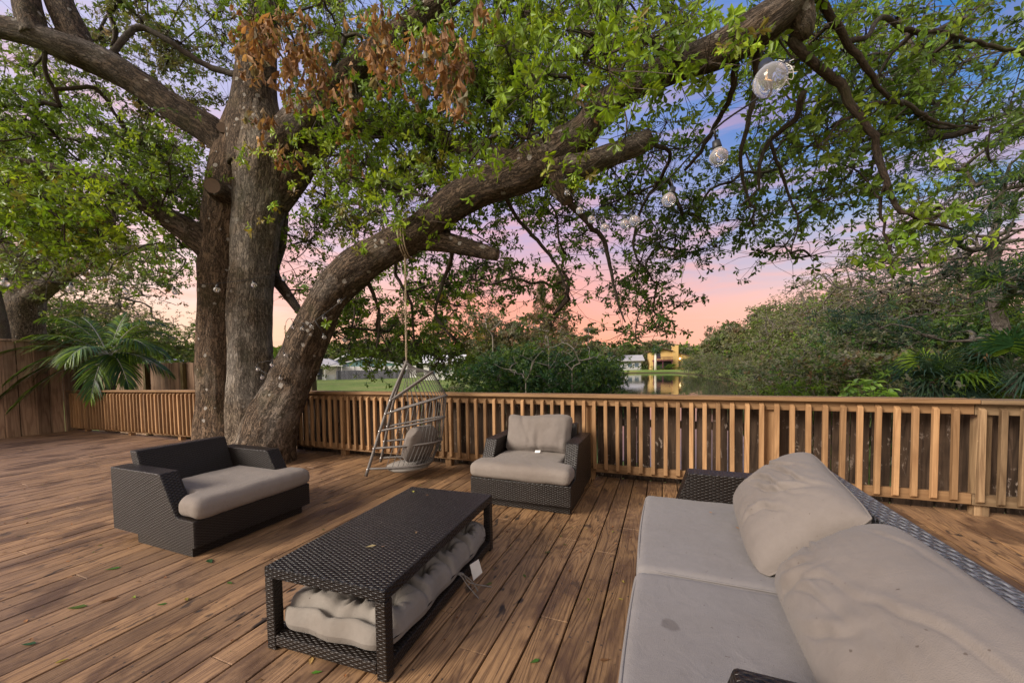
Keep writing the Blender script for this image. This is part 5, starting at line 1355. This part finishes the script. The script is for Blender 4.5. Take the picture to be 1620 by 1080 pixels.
# ------------------------------------------------------------------ palms and the bright plant
def frond(g, stem, p0, az, el, L, drop, nleaf, ll, rg, lw=.030, pal=('deep', 'dark', 'mid')):
    d0 = np.array([math.cos(az) * math.cos(el), math.sin(az) * math.cos(el), math.sin(el)]); P_ = []
    s = np.linspace(0, 1, 16)
    for f in s: P_.append(p0 + d0 * L * f + np.array([0, 0, -1]) * drop * L * f ** 2.1)
    P_ = np.array(P_); stem.tube(P_, np.linspace(.016, .003, 16), 6)
    T = unit(np.gradient(P_, axis=0)); side = unit(np.cross(T, [0, 0, 1.])); upv = np.cross(side, T)
    m = nleaf
    for sd in (-1, 1):
        f = np.linspace(.14, 1, m); i0 = f * 15; a = np.floor(i0).astype(int).clip(0, 14); fr = (i0 - a)[:, None]
        B = P_[a] * (1 - fr) + P_[a + 1] * fr; Tt = unit(T[a] * (1 - fr) + T[a + 1] * fr); Sd = side[a] * sd; U = upv[a]
        ang = np.radians(58 - 38 * f)[:, None]
        Dr = unit(Sd * np.sin(ang) + Tt * np.cos(ang) + U * .22 + rg.normal(size=(m, 3)) * .06)
        Ln = ll * (np.sin(np.clip(f, 0, .97) * PI * .92 + .25) * .8 + .25) * rg.uniform(.88, 1.08, m)
        n_ = 5; V = []; base_i = 0; q = []
        Nn = unit(np.cross(Dr, Tt) * sd)
        W = np.cross(Dr, Nn)
        tt = np.linspace(0, 1, n_)
        for k_, t in enumerate(tt):
            c = B + Dr * (Ln * t)[:, None] + np.array([0, 0, -1]) * (Ln * .62 * t ** 2)[:, None]
            wd = lw * (math.sin(PI * min(1, t * .85 + .12))) * (1 if k_ < n_ - 1 else .05)
            V.append(c + W * wd * .5); V.append(c - W * wd * .5)
        V = np.stack(V, 1).reshape(-1, 3); o = (np.arange(m) * 2 * n_)[:, None, None]
        qq = np.array([(2 * k_, 2 * k_ + 1, 2 * k_ + 3, 2 * k_ + 2) for k_ in range(n_ - 1)])[None]
        g.add(V, (o + qq).reshape(-1, 4), tint=np.repeat(tints(rg, m, pal, (.4, .35, .25)), 2 * n_, 0))
rg = np.random.default_rng(42)
pb = at(174, 600, yd=4.62); pb[2] = -.6
pm = thing('feather_palm', 'feather palm with arching glossy fronds behind the left end of the railing', 'palm', pb)
crown = at(172, 563, yd=4.62)
g = Geo(); g.tube(interp_path([[*pb, .13], [*lerp(pb, crown, .5), .10], [*lerp(pb, crown, .8), .085], [*crown, .07]], .06)[:, :3], np.linspace(.13, .07, len(interp_path([[*pb, .13], [*lerp(pb, crown, .5), .10], [*lerp(pb, crown, .8), .085], [*crown, .07]], .06))), 16); g.build('trunk', M['bark_far'], pm, smooth=True)
right_az = YAW
for (az, el, L, drop) in ((222, 26, 2.1, .50), (228, 4, 1.8, .70), (215, 45, 2.0, .55), (165, 62, 2.3, .42), (236, -8, 1.5, .6), (100, 70, 1.8, .3), (20, 50, 1.9, .50), (350, 30, 1.9, .52), (2, 12, 1.5, .55), (330, 8, 1.3, .75), (60, 40, 1.6, .5), (240, 25, 1.7, .7), (285, 35, 1.5, .7), (300, 5, 1.2, .9), (125, 25, 1.8, .6), (190, 58, 2.5, .50), (0, 56, 2.3, .50), (210, 34, 2.3, .5), (345, 42, 2.0, .6)):
    fg = Geo(); st = Geo(); frond(fg, st, crown + rg.normal(size=3) * .02, R(az) + right_az, R(el), L * .92, drop, 46, .50, rg, pal=('mid', 'dark', 'deep'))
    o = fg.build('frond', M['palm'], pm); st.build('midrib', M['leaf_far'], o, smooth=True)
def fan_palm(px, py, t, label, seed, nf, Rf, fl):
    rg = np.random.default_rng(seed); c = at(px, py, t=t); b = c.copy(); b[2] = -.6
    root = thing('fan_palm', label, 'palm', b, 'fan palms on the right bank')
    g = Geo(); g.tube([b, lerp(b, c, .5), c], [.13, .12, .10], 12); g.build('trunk', M['bark_far'], root, smooth=True)
    for i_ in range(nf):
        az = rg.uniform(0, 6.28); el = R(rg.uniform(-20, 75)); d = np.array([math.cos(az) * math.cos(el), math.sin(az) * math.cos(el), math.sin(el)])
        hub_ = c + d * Rf * rg.uniform(.7, 1.1); g = Geo(); g.tube([c, lerp(c, hub_, .6) + (0, 0, .04), hub_], [.012, .009, .008], 5, tint=(.05, .08, .03))
        sd_ = unit(np.cross(d, [0, 0, 1.])); nn = np.cross(sd_, d); m = 34
        an = np.linspace(-2.0, 2.0, m); Dr = np.cos(an)[:, None] * d + np.sin(an)[:, None] * sd_ + nn * (.10 * np.where(np.arange(m) % 2, 1, -1))[:, None]
        tn = tints(rg, 1, ('blue', 'mid', 'deep'), (.6, .25, .15)) * 1.25
        L_ = fl * (1 - .12 * np.abs(an)) * rg.uniform(.9, 1.05, m); N_ = unit(nn + rg.normal(size=(m, 3)) * .1)
        X = unit(np.cross(Dr, N_)); V = []
        for t_, w_ in ((0, .004), (.45, .018), (.8, .010), (1, .001)):
            cc_ = hub_ + unit(Dr) * (L_ * t_)[:, None] + np.array([0, 0, -1]) * (L_ * .45 * t_ ** 3)[:, None]
            V += [cc_ + X * w_, cc_ - X * w_]
        V = np.stack(V, 1).reshape(-1, 3); o = (np.arange(m) * 8)[:, None, None]
        g.add(V, (o + np.array([(0, 1, 3, 2), (2, 3, 5, 4), (4, 5, 7, 6)])[None]).reshape(-1, 4), tint=np.broadcast_to(tn, (len(V), 3)) * rg.uniform(.8, 1.2, (len(V), 1)))
        g.build('frond', M['leaf_far'], root)
fan_palm(1480, 605, 8.6, 'blue green fan palm over the railing, leftmost and largest of its clump', 1, 26, .55, .75)
fan_palm(1598, 585, 8.0, 'blue green fan palm cut by the right edge of the photo', 2, 22, .55, .75)
fan_palm(1542, 622, 9.2, 'lower blue green fan palm between the two larger fan palms', 3, 16, .4, .55)
rg = np.random.default_rng(9)
bp = at(1372, 640, t=5.6); bp0 = bp.copy(); bp0[2] = -.6
br = thing('leafy_plant', 'bright green broad leaved plant standing up just behind the railing', 'plant', bp0)
st = Geo(); lf = Geo()
for (px_, py_) in ((1345, 606), (1358, 597), (1370, 596), (1382, 600), (1342, 618), (1395, 612), (1404, 616), (1362, 612), (1377, 618), (1335, 622), (1410, 611)):
    e = at(px_, py_, t=5.6 + rg.normal() * .12); st.tube([bp0 + rg.normal(size=3) * (.05, .05, 0), lerp(bp0, e, .7) + rg.normal(size=3) * .02, e], [.010, .007, .004], 5, tint=(.1, .14, .04))
    rosettes(lf, rg, e[None], np.array([[0, 0, 1.]]) + rg.normal(size=(1, 3)) * .2, 8, .155, tints(rg, 1, ('lime',)) * 2.2, True, .45, .42, (65, 100))
st.build('stems', M['leaf_far'], br); lf.build('leaves', M['leaf'], br)

# ------------------------------------------------------------------ houses, all far off
def lpart(name, g, m, root, bev=0, sub=None):
    o = g.build(name, m, None, bevel=bev); o.parent = sub or root; return o
def house_root(name, label, px, dist, cat='house', z=-.6):
    p = at(px, 590, t=dist); r_ = thing(name, label, cat, (p[0], p[1], z)); r_.rotation_euler = (0, 0, YAW - math.atan((px - 810) / FPX) * .6); return r_
def win(root, x0, x1, z0, z1, y=-.03, fr='white', m='glasswin', name='window'):
    g = Geo(); f = .07
    for (a, b, c, d) in ((x0 - f, x1 + f, z1, z1 + f), (x0 - f, x1 + f, z0 - f, z0), (x0 - f, x0, z0, z1), (x1, x1 + f, z0, z1)): g.box(a, b, y - .03, y + .02, c, d)
    o = lpart(name, g, M[fr], root); g = Geo(); g.box(x0, x1, y - .005, y + .012, z0, z1); lpart('pane', g, M[m], root, sub=o)
h = house_root('white_house', 'white house with grey hip roof and carport at the left end of the lawn', 500, 68)
lpart('wall', Geo().box(-7, 3.3, 0, 6, 0, 2.55), M['cream'], h)
g = Geo(); V = [(-8, -1.0, 2.6), (4.6, -1.0, 2.6), (4.6, 7, 2.6), (-8, 7, 2.6), (-4, 3, 4.5), (.4, 3, 4.5)]; g.add(V + [(a, b, c - .16) for a, b, c in V[:4]], [(0, 1, 5, 4), (2, 3, 4, 5), (0, 6, 7, 1), (1, 7, 8, 2), (9, 8, 7, 6)], [(1, 2, 5), (3, 0, 4)]); lpart('roof', g, M['roof'], h)
lpart('fascia', Geo().box(-8, 4.62, -1.06, -1.005, 2.42, 2.64), M['white'], h)
for x in (-.4, 1.6, 4.4): lpart('carport_post', Geo().box(x - .06, x + .06, -.95, -.83, 0, 2.44), M['white'], h)
lpart('door', Geo().box(.2, 1.1, -.04, .0, 0, 2.05), M['dark'], h)
lpart('low_wall', Geo().box(1.1, 3.2, -.75, -.62, 0, .9), M['greywall'], h)
h = thing('grill', 'small dark grill standing on the patio of the white carport house', 'grill', at(504, 598, t=66.5)); h.location.z = -.6
g = Geo(); g.sphere(h.location + Vector((0, 0, .95)), .42, 12, 8, (1, .8, .75)); g.build('lid', M['black'], h, smooth=True)
for dx, dy in ((-.25, 0), (.25, 0), (0, .25)): Geo().tube([np.array(h.location) + (dx * 1.3, dy, 0), np.array(h.location) + (dx, dy, .75)], .03, 6).build('leg', M['black'], h)
h = house_root('aqua_house', 'aqua house with pale gable roof behind the grey board fence', 582, 80)
lpart('wall', Geo().prism([(-6.4, 0), (6.4, 0), (6.4, 2.6), (0, 4.1), (-6.4, 2.6)], 1, 0, 8), M['aqua'], h)
g = Geo(); g.prism([(-7.4, 2.42), (0, 4.16), (0, 4.36), (-7.4, 2.62)], 1, -.8, 8.6); g.prism([(0, 4.16), (7.4, 2.42), (7.4, 2.62), (0, 4.36)], 1, -.8, 8.6); lpart('roof', g, M['roof_white'], h)
for x in (-4.4, -2.6, -.8, 1.2, 3.4): win(h, x, x + 1.2, 1.3, 2.15, m='dark')
h2 = house_root('outbuilding', 'low building with white sloping roof between the white and the aqua house', 547, 88)
lpart('wall', Geo().box(-3.5, 3.5, 0, 4, 0, 3.2), M['greywall'], h2)
g = Geo(); g.prism([(-4, 3.0), (0.4, 5.2), (0.4, 5.4), (-4, 3.2)], 1, -.5, 4.5); g.prism([(.4, 5.2), (4, 3.2), (4, 3.4), (.4, 5.4)], 1, -.5, 4.5); lpart('roof', g, M['roof_white'], h2)
h = house_root('board_fence', 'grey weathered board fence along the far edge of the lawn', 590, 69, 'fence')
g = Geo(); x = -6.2; rg = np.random.default_rng(3)
while x < 6.4: g.box(x, x + .19, 0, .03, 0, 1.62 + rg.uniform(-.03, .03)); x += .2
lpart('board_panel', g, M['gray_fence'], h)
for x in (-6, -3, 0, 3, 6): lpart('post', Geo().box(x - .06, x + .06, -.09, -.001, 0, 1.7), M['gray_fence'], h)
h = house_root('white_fence', 'long white panel fence showing above the grey board fence', 588, 73, 'fence')
lpart('panel', Geo().box(-7, 8.4, 0, .05, 0, 2.35), M['white'], h)
for x in (-7, -3.2, .6, 4.5, 8.3): lpart('post', Geo().box(x - .07, x + .07, -.10, -.001, 0, 2.42), M['white'], h)
h = house_root('white_cottage', 'white cottage with pale roof partly hidden by leaves right of the egg chair', 704, 58)
lpart('wall', Geo().box(-3.2, 3.0, 0, 5, 0, 2.5), M['white'], h)
g = Geo(); g.prism([(-.7, 2.45), (2.5, 3.7), (2.5, 3.9), (-.7, 2.62)], 0, -3.8, 3.6); g.prism([(2.5, 3.7), (5.7, 2.45), (5.7, 2.62), (2.5, 3.9)], 0, -3.8, 3.6); lpart('roof', g, M['roof_white'], h)
for x in (-2.4, -.4, 1.4): win(h, x, x + 1.0, .9, 2.1)
h = house_root('grey_house', 'low grey lakeside house with a screened porch left of the yellow house', 990, 128)
lpart('wall', Geo().box(-7, 5, 0, 7, 0, 3.1), M['greywall'], h)
g = Geo(); g.prism([(-1, 3.0), (3.5, 4.9), (3.5, 5.1), (-1, 3.2)], 0, -8, 6); g.prism([(3.5, 4.9), (8, 3.), (8, 3.2), (3.5, 5.1)], 0, -8, 6); lpart('roof', g, M['roof'], h)
for x in (-6, -3.2, .6, 2.8): win(h, x, x + 1.5, .9, 2.4)
h = house_root('yellow_house', 'yellow lakeside house with a broad chimney, maroon balcony and lit porch lamp', 1030, 124)
lpart('wall', Geo().prism([(0, 0), (6.55, 0), (6.55, 5.9), (3.6, 6.7), (0, 6.0)], 1, 0, 8), M['yellow'], h)
lpart('side_wing', Geo().prism([(8.35, 0), (13.4, 0), (13.4, 3.7), (8.35, 5.25)], 1, .6, 8), M['yellow'], h)
ch = lpart('chimney', Geo().box(6.55, 8.34, -.5, 1.6, 0, 7.8), M['yellow'], h, .03)
g = Geo(); g.prism([(-.7, 5.98), (3.6, 6.74), (3.6, 6.98), (-.7, 6.2)], 1, -1.2, 8.5); g.prism([(3.6, 6.74), (6.6, 5.95), (6.6, 6.2), (3.6, 6.98)], 1, -1.2, 8.5); g.prism([(8.345, 5.28), (14.0, 3.55), (14.0, 3.78), (8.345, 5.5)], 1, .1, 8.5); lpart('roof', g, M['roof_brown'], h)
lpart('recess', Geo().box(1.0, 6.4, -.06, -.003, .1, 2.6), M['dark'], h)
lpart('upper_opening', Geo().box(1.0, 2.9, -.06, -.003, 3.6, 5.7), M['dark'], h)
b_ = lpart('balcony', Geo().box(.4, 6.5, -1.6, -.065, 2.75, 3.15), M['maroon'], h)
g = Geo(); g.box(.4, 6.5, -1.6, -1.52, 4.05, 4.15)
for x in np.arange(.45, 6.5, .38): g.box(x, x + .12, -1.59, -1.53, 3.15, 4.05)
lpart('balcony_railing', g, M['maroon'], h, sub=b_)
for x in (.6, 3.4, 6.2): lpart('post', Geo().box(x - .12, x + .12, -1.5, -1.26, 0, 2.745), M['maroon'], h)
lpart('door', Geo().box(8.6, 9.3, .52, .595, .3, 2.6), M['maroon'], h)
win(h, 9.9, 12.0, 1.2, 3.0, y=.57)
k = NT('porch lamp glow'); em = k.n('ShaderNodeEmission'); em.inputs[0].default_value = (1, .72, .4, 1); em.inputs[1].default_value = 5; M['lampglow'] = k.done(em.outputs[0])
g = Geo(); g.sphere((9.0, .35, 3.5), .24, 10, 6); lpart('porch_lamp', g, M['lampglow'], h)
h = house_root('green_house', 'pale green house with white roof glimpsed through the gap beside the palm', 160, 28)
lpart('wall', Geo().box(-3.5, 4.5, 0, 6, 0, 2.2), M['mint'], h)
g = Geo(); g.prism([(-.6, 2.12), (3, 2.9), (3, 3.05), (-.6, 2.26)], 0, -4, 5); g.prism([(3, 2.9), (6.6, 2.12), (6.6, 2.26), (3, 3.05)], 0, -4, 5); lpart('roof', g, M['roof_white'], h)
win(h, -2.2, -.9, .9, 1.8)
h = house_root('seawall', 'low concrete seawall along the waterline below the yellow house', 1064, 117.5, 'wall', -1.5)
lpart('wall_face', Geo().box(-9, 9, 0, .5, 0, .55), M['greywall'], h)
h = thing('utility_pole', 'thin dark utility pole rising beside the far conifer', 'pole', (*at(931, 560, t=95)[:2], -.6))
a = at(931, 516, t=95); Geo().tube([np.array(h.location), a], [.17, .12], 8).build('pole', M['bark_far'], h)
Geo().beam(a + ex * -1.1 - (0, 0, .7), a + ex * 1.1 - (0, 0, .7), .12, .12).build('crossarm', M['bark_far'], h)
# cabbage palm by the yellow house
h = thing('cabbage_palm', 'slim tall palm on the shore in front of the yellow house', 'palm', (*at(1037, 560, t=118)[:2], -.9))
cp = at(1037, 552, t=118); Geo().tube([np.array(h.location), lerp(np.array(h.location), cp, .5), cp], [.42, .34, .30], 8).build('trunk', M['cream'], h, smooth=True)
g = Geo(); rg = np.random.default_rng(4); rosettes(g, rg, np.repeat(cp[None], 26, 0) + rg.normal(size=(26, 3)) * .5, unit(rg.normal(size=(26, 3)) + (0, 0, .3)), 7, 1.5, tints(rg, 26, ('dark', 'blue')), False, .5, .22); g.build('crown', M['leaf_far'], h)

# ------------------------------------------------------------------ string lights
def string_light(label, wire, bulbs, wr=.0027, sag=.0):
    """wire: list of photo points (px,py,distance); bulbs: (px,py,distance,diameter m) hanging from the wire"""
    P_ = [at(a, b, t=c) for a, b, c in wire]; root = thing('string_light', label, 'string light', P_[0])
    q = interp_path(np.hstack([np.array(P_), np.full((len(P_), 1), wr)]), .05)[:, :3]; Geo().tube(q, wr, 6).build('cord', M['black'], root, smooth=True)
    for (px_, py_, t_, d_) in bulbs:
        c = at(px_, py_, t=t_); i_ = int(np.argmin(np.linalg.norm(q - (c + (0, 0, d_ * 1.2)), axis=1))); s_ = q[i_]
        up = unit(np.array([0, 0, 1.]) + .35 * rg.normal(size=3))
        n0 = c + up * d_ * .42; n1 = c + up * d_ * .88
        g = Geo(); g.tube([n0, n0 + up * d_ * .1, n1], [d_ * .22, d_ * .25, d_ * .20], 12)
        if np.linalg.norm(s_ - n1) < .35: g.tube([n1, s_], [.0034, .0034], 5)
        b_ = g.build('bulb', M['black'], root, smooth=True)
        rr = [(0, -.5), (.28, -.42), (.44, -.22), (.5, 0), (.44, .2), (.3, .36), (.2, .46)]
        pts = np.array([c + up * z_ * d_ for r_, z_ in rr]); g = Geo(); g.tube(pts, [max(r_, .02) * d_ for r_, z_ in rr], 16); g.build('glass', M['bulb'], b_, smooth=True)
        g = Geo(); sd_ = unit(np.cross(up, [.3, .8, .1])); g.tube([c + up * d_ * .4, c + sd_ * d_ * .06 + up * d_ * .1, c - sd_ * d_ * .05 - up * d_ * .1, c + sd_ * d_ * .08 + up * d_ * .12, c + up * d_ * .4], d_ * .02, 5); g.build('filament', M['filament'], b_)
    return root
string_light('string of clear round bulbs from the top right corner to the arching limb',
    [(1250, 96, .74), (1222, 104, .71), (1205, 150, .9), (1130, 205, 1.15), (1060, 280, 1.5), (1005, 325, 1.85), (958, 344, 2.25), (930, 332, 2.7), (912, 318, 3.1), (897, 296, 3.55), (893, 280, 3.6), (886, 262, 3.6)],
    [(1218, 127, .68, .055), (1137, 248, 1.17, .055), (1058, 316, 1.5, .055), (1004, 349, 1.85, .055), (989, 354, 2.1, .055), (957, 360, 2.3, .055), (936, 347, 2.7, .055), (917, 333, 2.9, .055), (897, 305, 3.55, .055), (896, 287, 3.6, .05)])
rs_ = np.random.default_rng(71); g = Geo(); c_ = at(1240, 112, t=.74)
for _ in range(9):
    p_ = c_ + rs_.normal(size=(7, 3)) * .011; g.tube(interp_path(np.hstack([p_, np.full((7, 1), .0009)]), .002)[:, :3], .0005, 5)
tag(g.build('wire_tangle', M['tag'], smooth=True), 'tangle of thin pale wires beside the largest hanging bulb', 'wire')
string_light('string of clear bulbs stretched level across the twin oak trunk from the left edge',
    [(-120, 430, 3.3), (0, 442, 3.5), (100, 446, 3.7), (200, 450, 3.9), (290, 450, 4.1), (345, 448, 4.3), (400, 441, 4.4), (450, 431, 4.6), (520, 405, 4.75)],
    [(8, 448, 3.5, .06), (112, 456, 3.7, .06), (200, 461, 3.9, .06), (277, 462, 4.1, .06), (343, 458, 4.3, .065), (402, 451, 4.4, .06), (450, 441, 4.6, .06)])
string_light('string of clear bulbs wound round the base of the arching oak limb',
    [(548, 470, 4.5), (515, 495, 4.55), (487, 512, 4.6), (455, 505, 4.85), (449, 545, 4.95), (432, 568, 5.1), (408, 575, 5.2), (420, 590, 5.15), (446, 588, 4.95), (430, 615, 5.1)],
    [(537, 477, 4.5, .05), (513, 503, 4.52, .05), (493, 517, 4.6, .05), (478, 520, 4.65, .05), (462, 516, 4.8, .05), (513, 533, 4.6, .05), (452, 562, 4.9, .05), (430, 577, 5.05, .05), (408, 584, 5.2, .05), (415, 597, 5.2, .05), (444, 598, 4.95, .05), (426, 624, 5.1, .05)])
string_light('short string of bulbs hanging in the gap right of the arching oak limb',
    [(535, 520, 5.0), (560, 532, 5.3), (600, 532, 5.6), (640, 530, 5.9), (690, 534, 6.1)], [(545, 538, 5.1, .055), (578, 540, 5.5, .055), (613, 538, 5.7, .055), (646, 528, 5.9, .055)])

# ------------------------------------------------------------------ fallen leaves
rg = np.random.default_rng(15)
def single_leaf(name, label, p, L, tint, az, cat='leaf', mat='dry', group=None, curl=.25, w=.42):
    V, T, Q = leaf_tpl(True, w); V = V * L; V[:, 2] = V[:, 2] * .5 + curl * L * (V[:, 1] / L - .5) ** 2
    c, s = math.cos(az), math.sin(az); V = V @ np.array([[c, s, 0], [-s, c, 0], [0, 0, 1]])
    th = np.array([0, 0, .0008]); g = Geo(); g.add(np.array(p) + V - [0, 0, V[:, 2].min()] + th, Q, T, tint=tint); o = g.build(name, M[mat]); return tag(o, label, cat, group)
gt, yt, bt = (.07, .16, .03), (.34, .27, .06), (.17, .085, .04)
for (px_, py_, z_, L, tn, az, lab) in [
    (654, 779, .388, .045, (.42, .40, .09), .3, 'large yellow green leaf on the far end of the coffee table'),
    (679, 783, .388, .028, (.40, .22, .12), 1.4, 'small tan leaf on the table right of the yellow green leaf'),
    (577, 866, .388, .055, (.50, .40, .20), 5.2, 'pale yellow leaf in the middle of the coffee table top'),
    (658, 844, .388, .03, (.36, .24, .15), .2, 'tan leaf near the right edge of the coffee table top'),
    (609, 863, .388, .02, (.40, .27, .2), 2.2, 'tiny tan leaf right of the pale yellow leaf on the table'),
    (335, 891, .002, .09, (.03, .075, .03), .9, 'dark green leaf on the deck left of the coffee table'),
    (165, 902, .002, .08, gt, 5.2, 'bright green leaf sprig on the left part of the deck'),
    (105, 963, .002, .09, (.09, .14, .03), 5.0, 'long green leaf on the deck in the lower left'),
    (155, 953, .002, .08, bt, 5.4, 'long brown curled leaf beside the long green leaf'),
    (33, 1020, .002, .06, (.03, .09, .04), 4.9, 'dark green leaf near the lower left corner'),
    (110, 1041, .002, .045, yt, 2.2, 'yellow leaf near the bottom edge on the left'),
    (42, 984, .002, .04, (.40, .2, .09), 1, 'orange tan leaf above the dark green leaf in the lower left'),
    (297, 950, .002, .045, yt, .9, 'yellow leaf on the deck below the dark green leaf'),
    (247, 957, .002, .05, gt, 5, 'green leaf on the deck left of the yellow leaf'),
    (368, 923, .002, .05, gt, 1.2, 'green leaf close to the left leg of the coffee table'),
    (1030, 0, 0, 0, gt, 0, ''),
    (838, 1049, .002, .05, gt, 5.2, 'green leaf on the deck at the bottom right of the coffee table'),
    (832, 914, .002, .045, (.10, .15, .04), .3, 'green leaf lying on the board joint beside the table'),
    (768, 926, .002, .05, (.13, .16, .05), 5.4, 'olive leaf between the white tag and the board joint'),
    (860, 875, .002, .055, (.12, .12, .05), 5.2, 'olive leaf on the deck beside the sofa side of the armchair'),
    (988, 922, .002, .03, yt, .2, 'yellow leaf at the foot of the sofa, upper one'),
    (987, 948, .002, .03, yt, 1.2, 'yellow leaf at the foot of the sofa, lower one'),
    (965, 1043, .002, .045, bt, 1.6, 'brown leaf at the foot of the sofa near the bottom edge'),
    (490, 1052, .002, .05, (.42, .27, .10), .3, 'tan leaf in front of the left table leg'),
    (510, 1062, .002, .045, (.07, .18, .02), 1.7, 'small green leaf beside the tan leaf in front of the table'),
    (1198, 842, .437, .035, (.36, .20, .10), .3, 'brown leaf beside the far sofa pillow'), (1171, 837, .437, .03, (.36, .20, .10), .2, 'brown leaf on the far sofa cushion, middle one'),
    (1127, 812, .437, .028, (.36, .20, .10), .1, 'brown leaf on the far sofa cushion, leftmost'), (1200, 870, .437, .03, (.30, .14, .06), 1.9, 'curled brown leaf against the far sofa pillow'),
]:
    if lab: single_leaf('fallen_leaf', lab, at(px_, py_, z=z_), L, tn, az + YAW)
# crumbs, bud scales and leaf fragments nobody could count
g = Geo(); n_ = 2600
X = rg.uniform(-9, 4, n_); Y = rg.uniform(.3, 4.25, n_); dens = np.array([mnoise.noise(Vector((x * 1.1, y * 1.1, 7))) for x, y in zip(X, Y)]); keep = dens + rg.normal(size=n_) * .25 > .0; X, Y = X[keep], Y[keep]; m = len(X)
az = rg.uniform(0, 6.28, m); add_leaves(g, np.stack([X, Y, np.full(m, .004)], 1), np.stack([np.cos(az), np.sin(az), rg.uniform(0, .35, m)], 1), np.tile([0, 0, 1.], (m, 1)) + rg.normal(size=(m, 3)) * .3, rg.uniform(.006, .034, m), tints(rg, m, ('brown', 'rust', 'yellow', 'olive'), (.45, .3, .12, .13)), True, .5)
tag(g.build('leaf_litter', M['dry']), 'fine brown leaf fragments scattered over the deck boards', 'litter', kind='stuff')
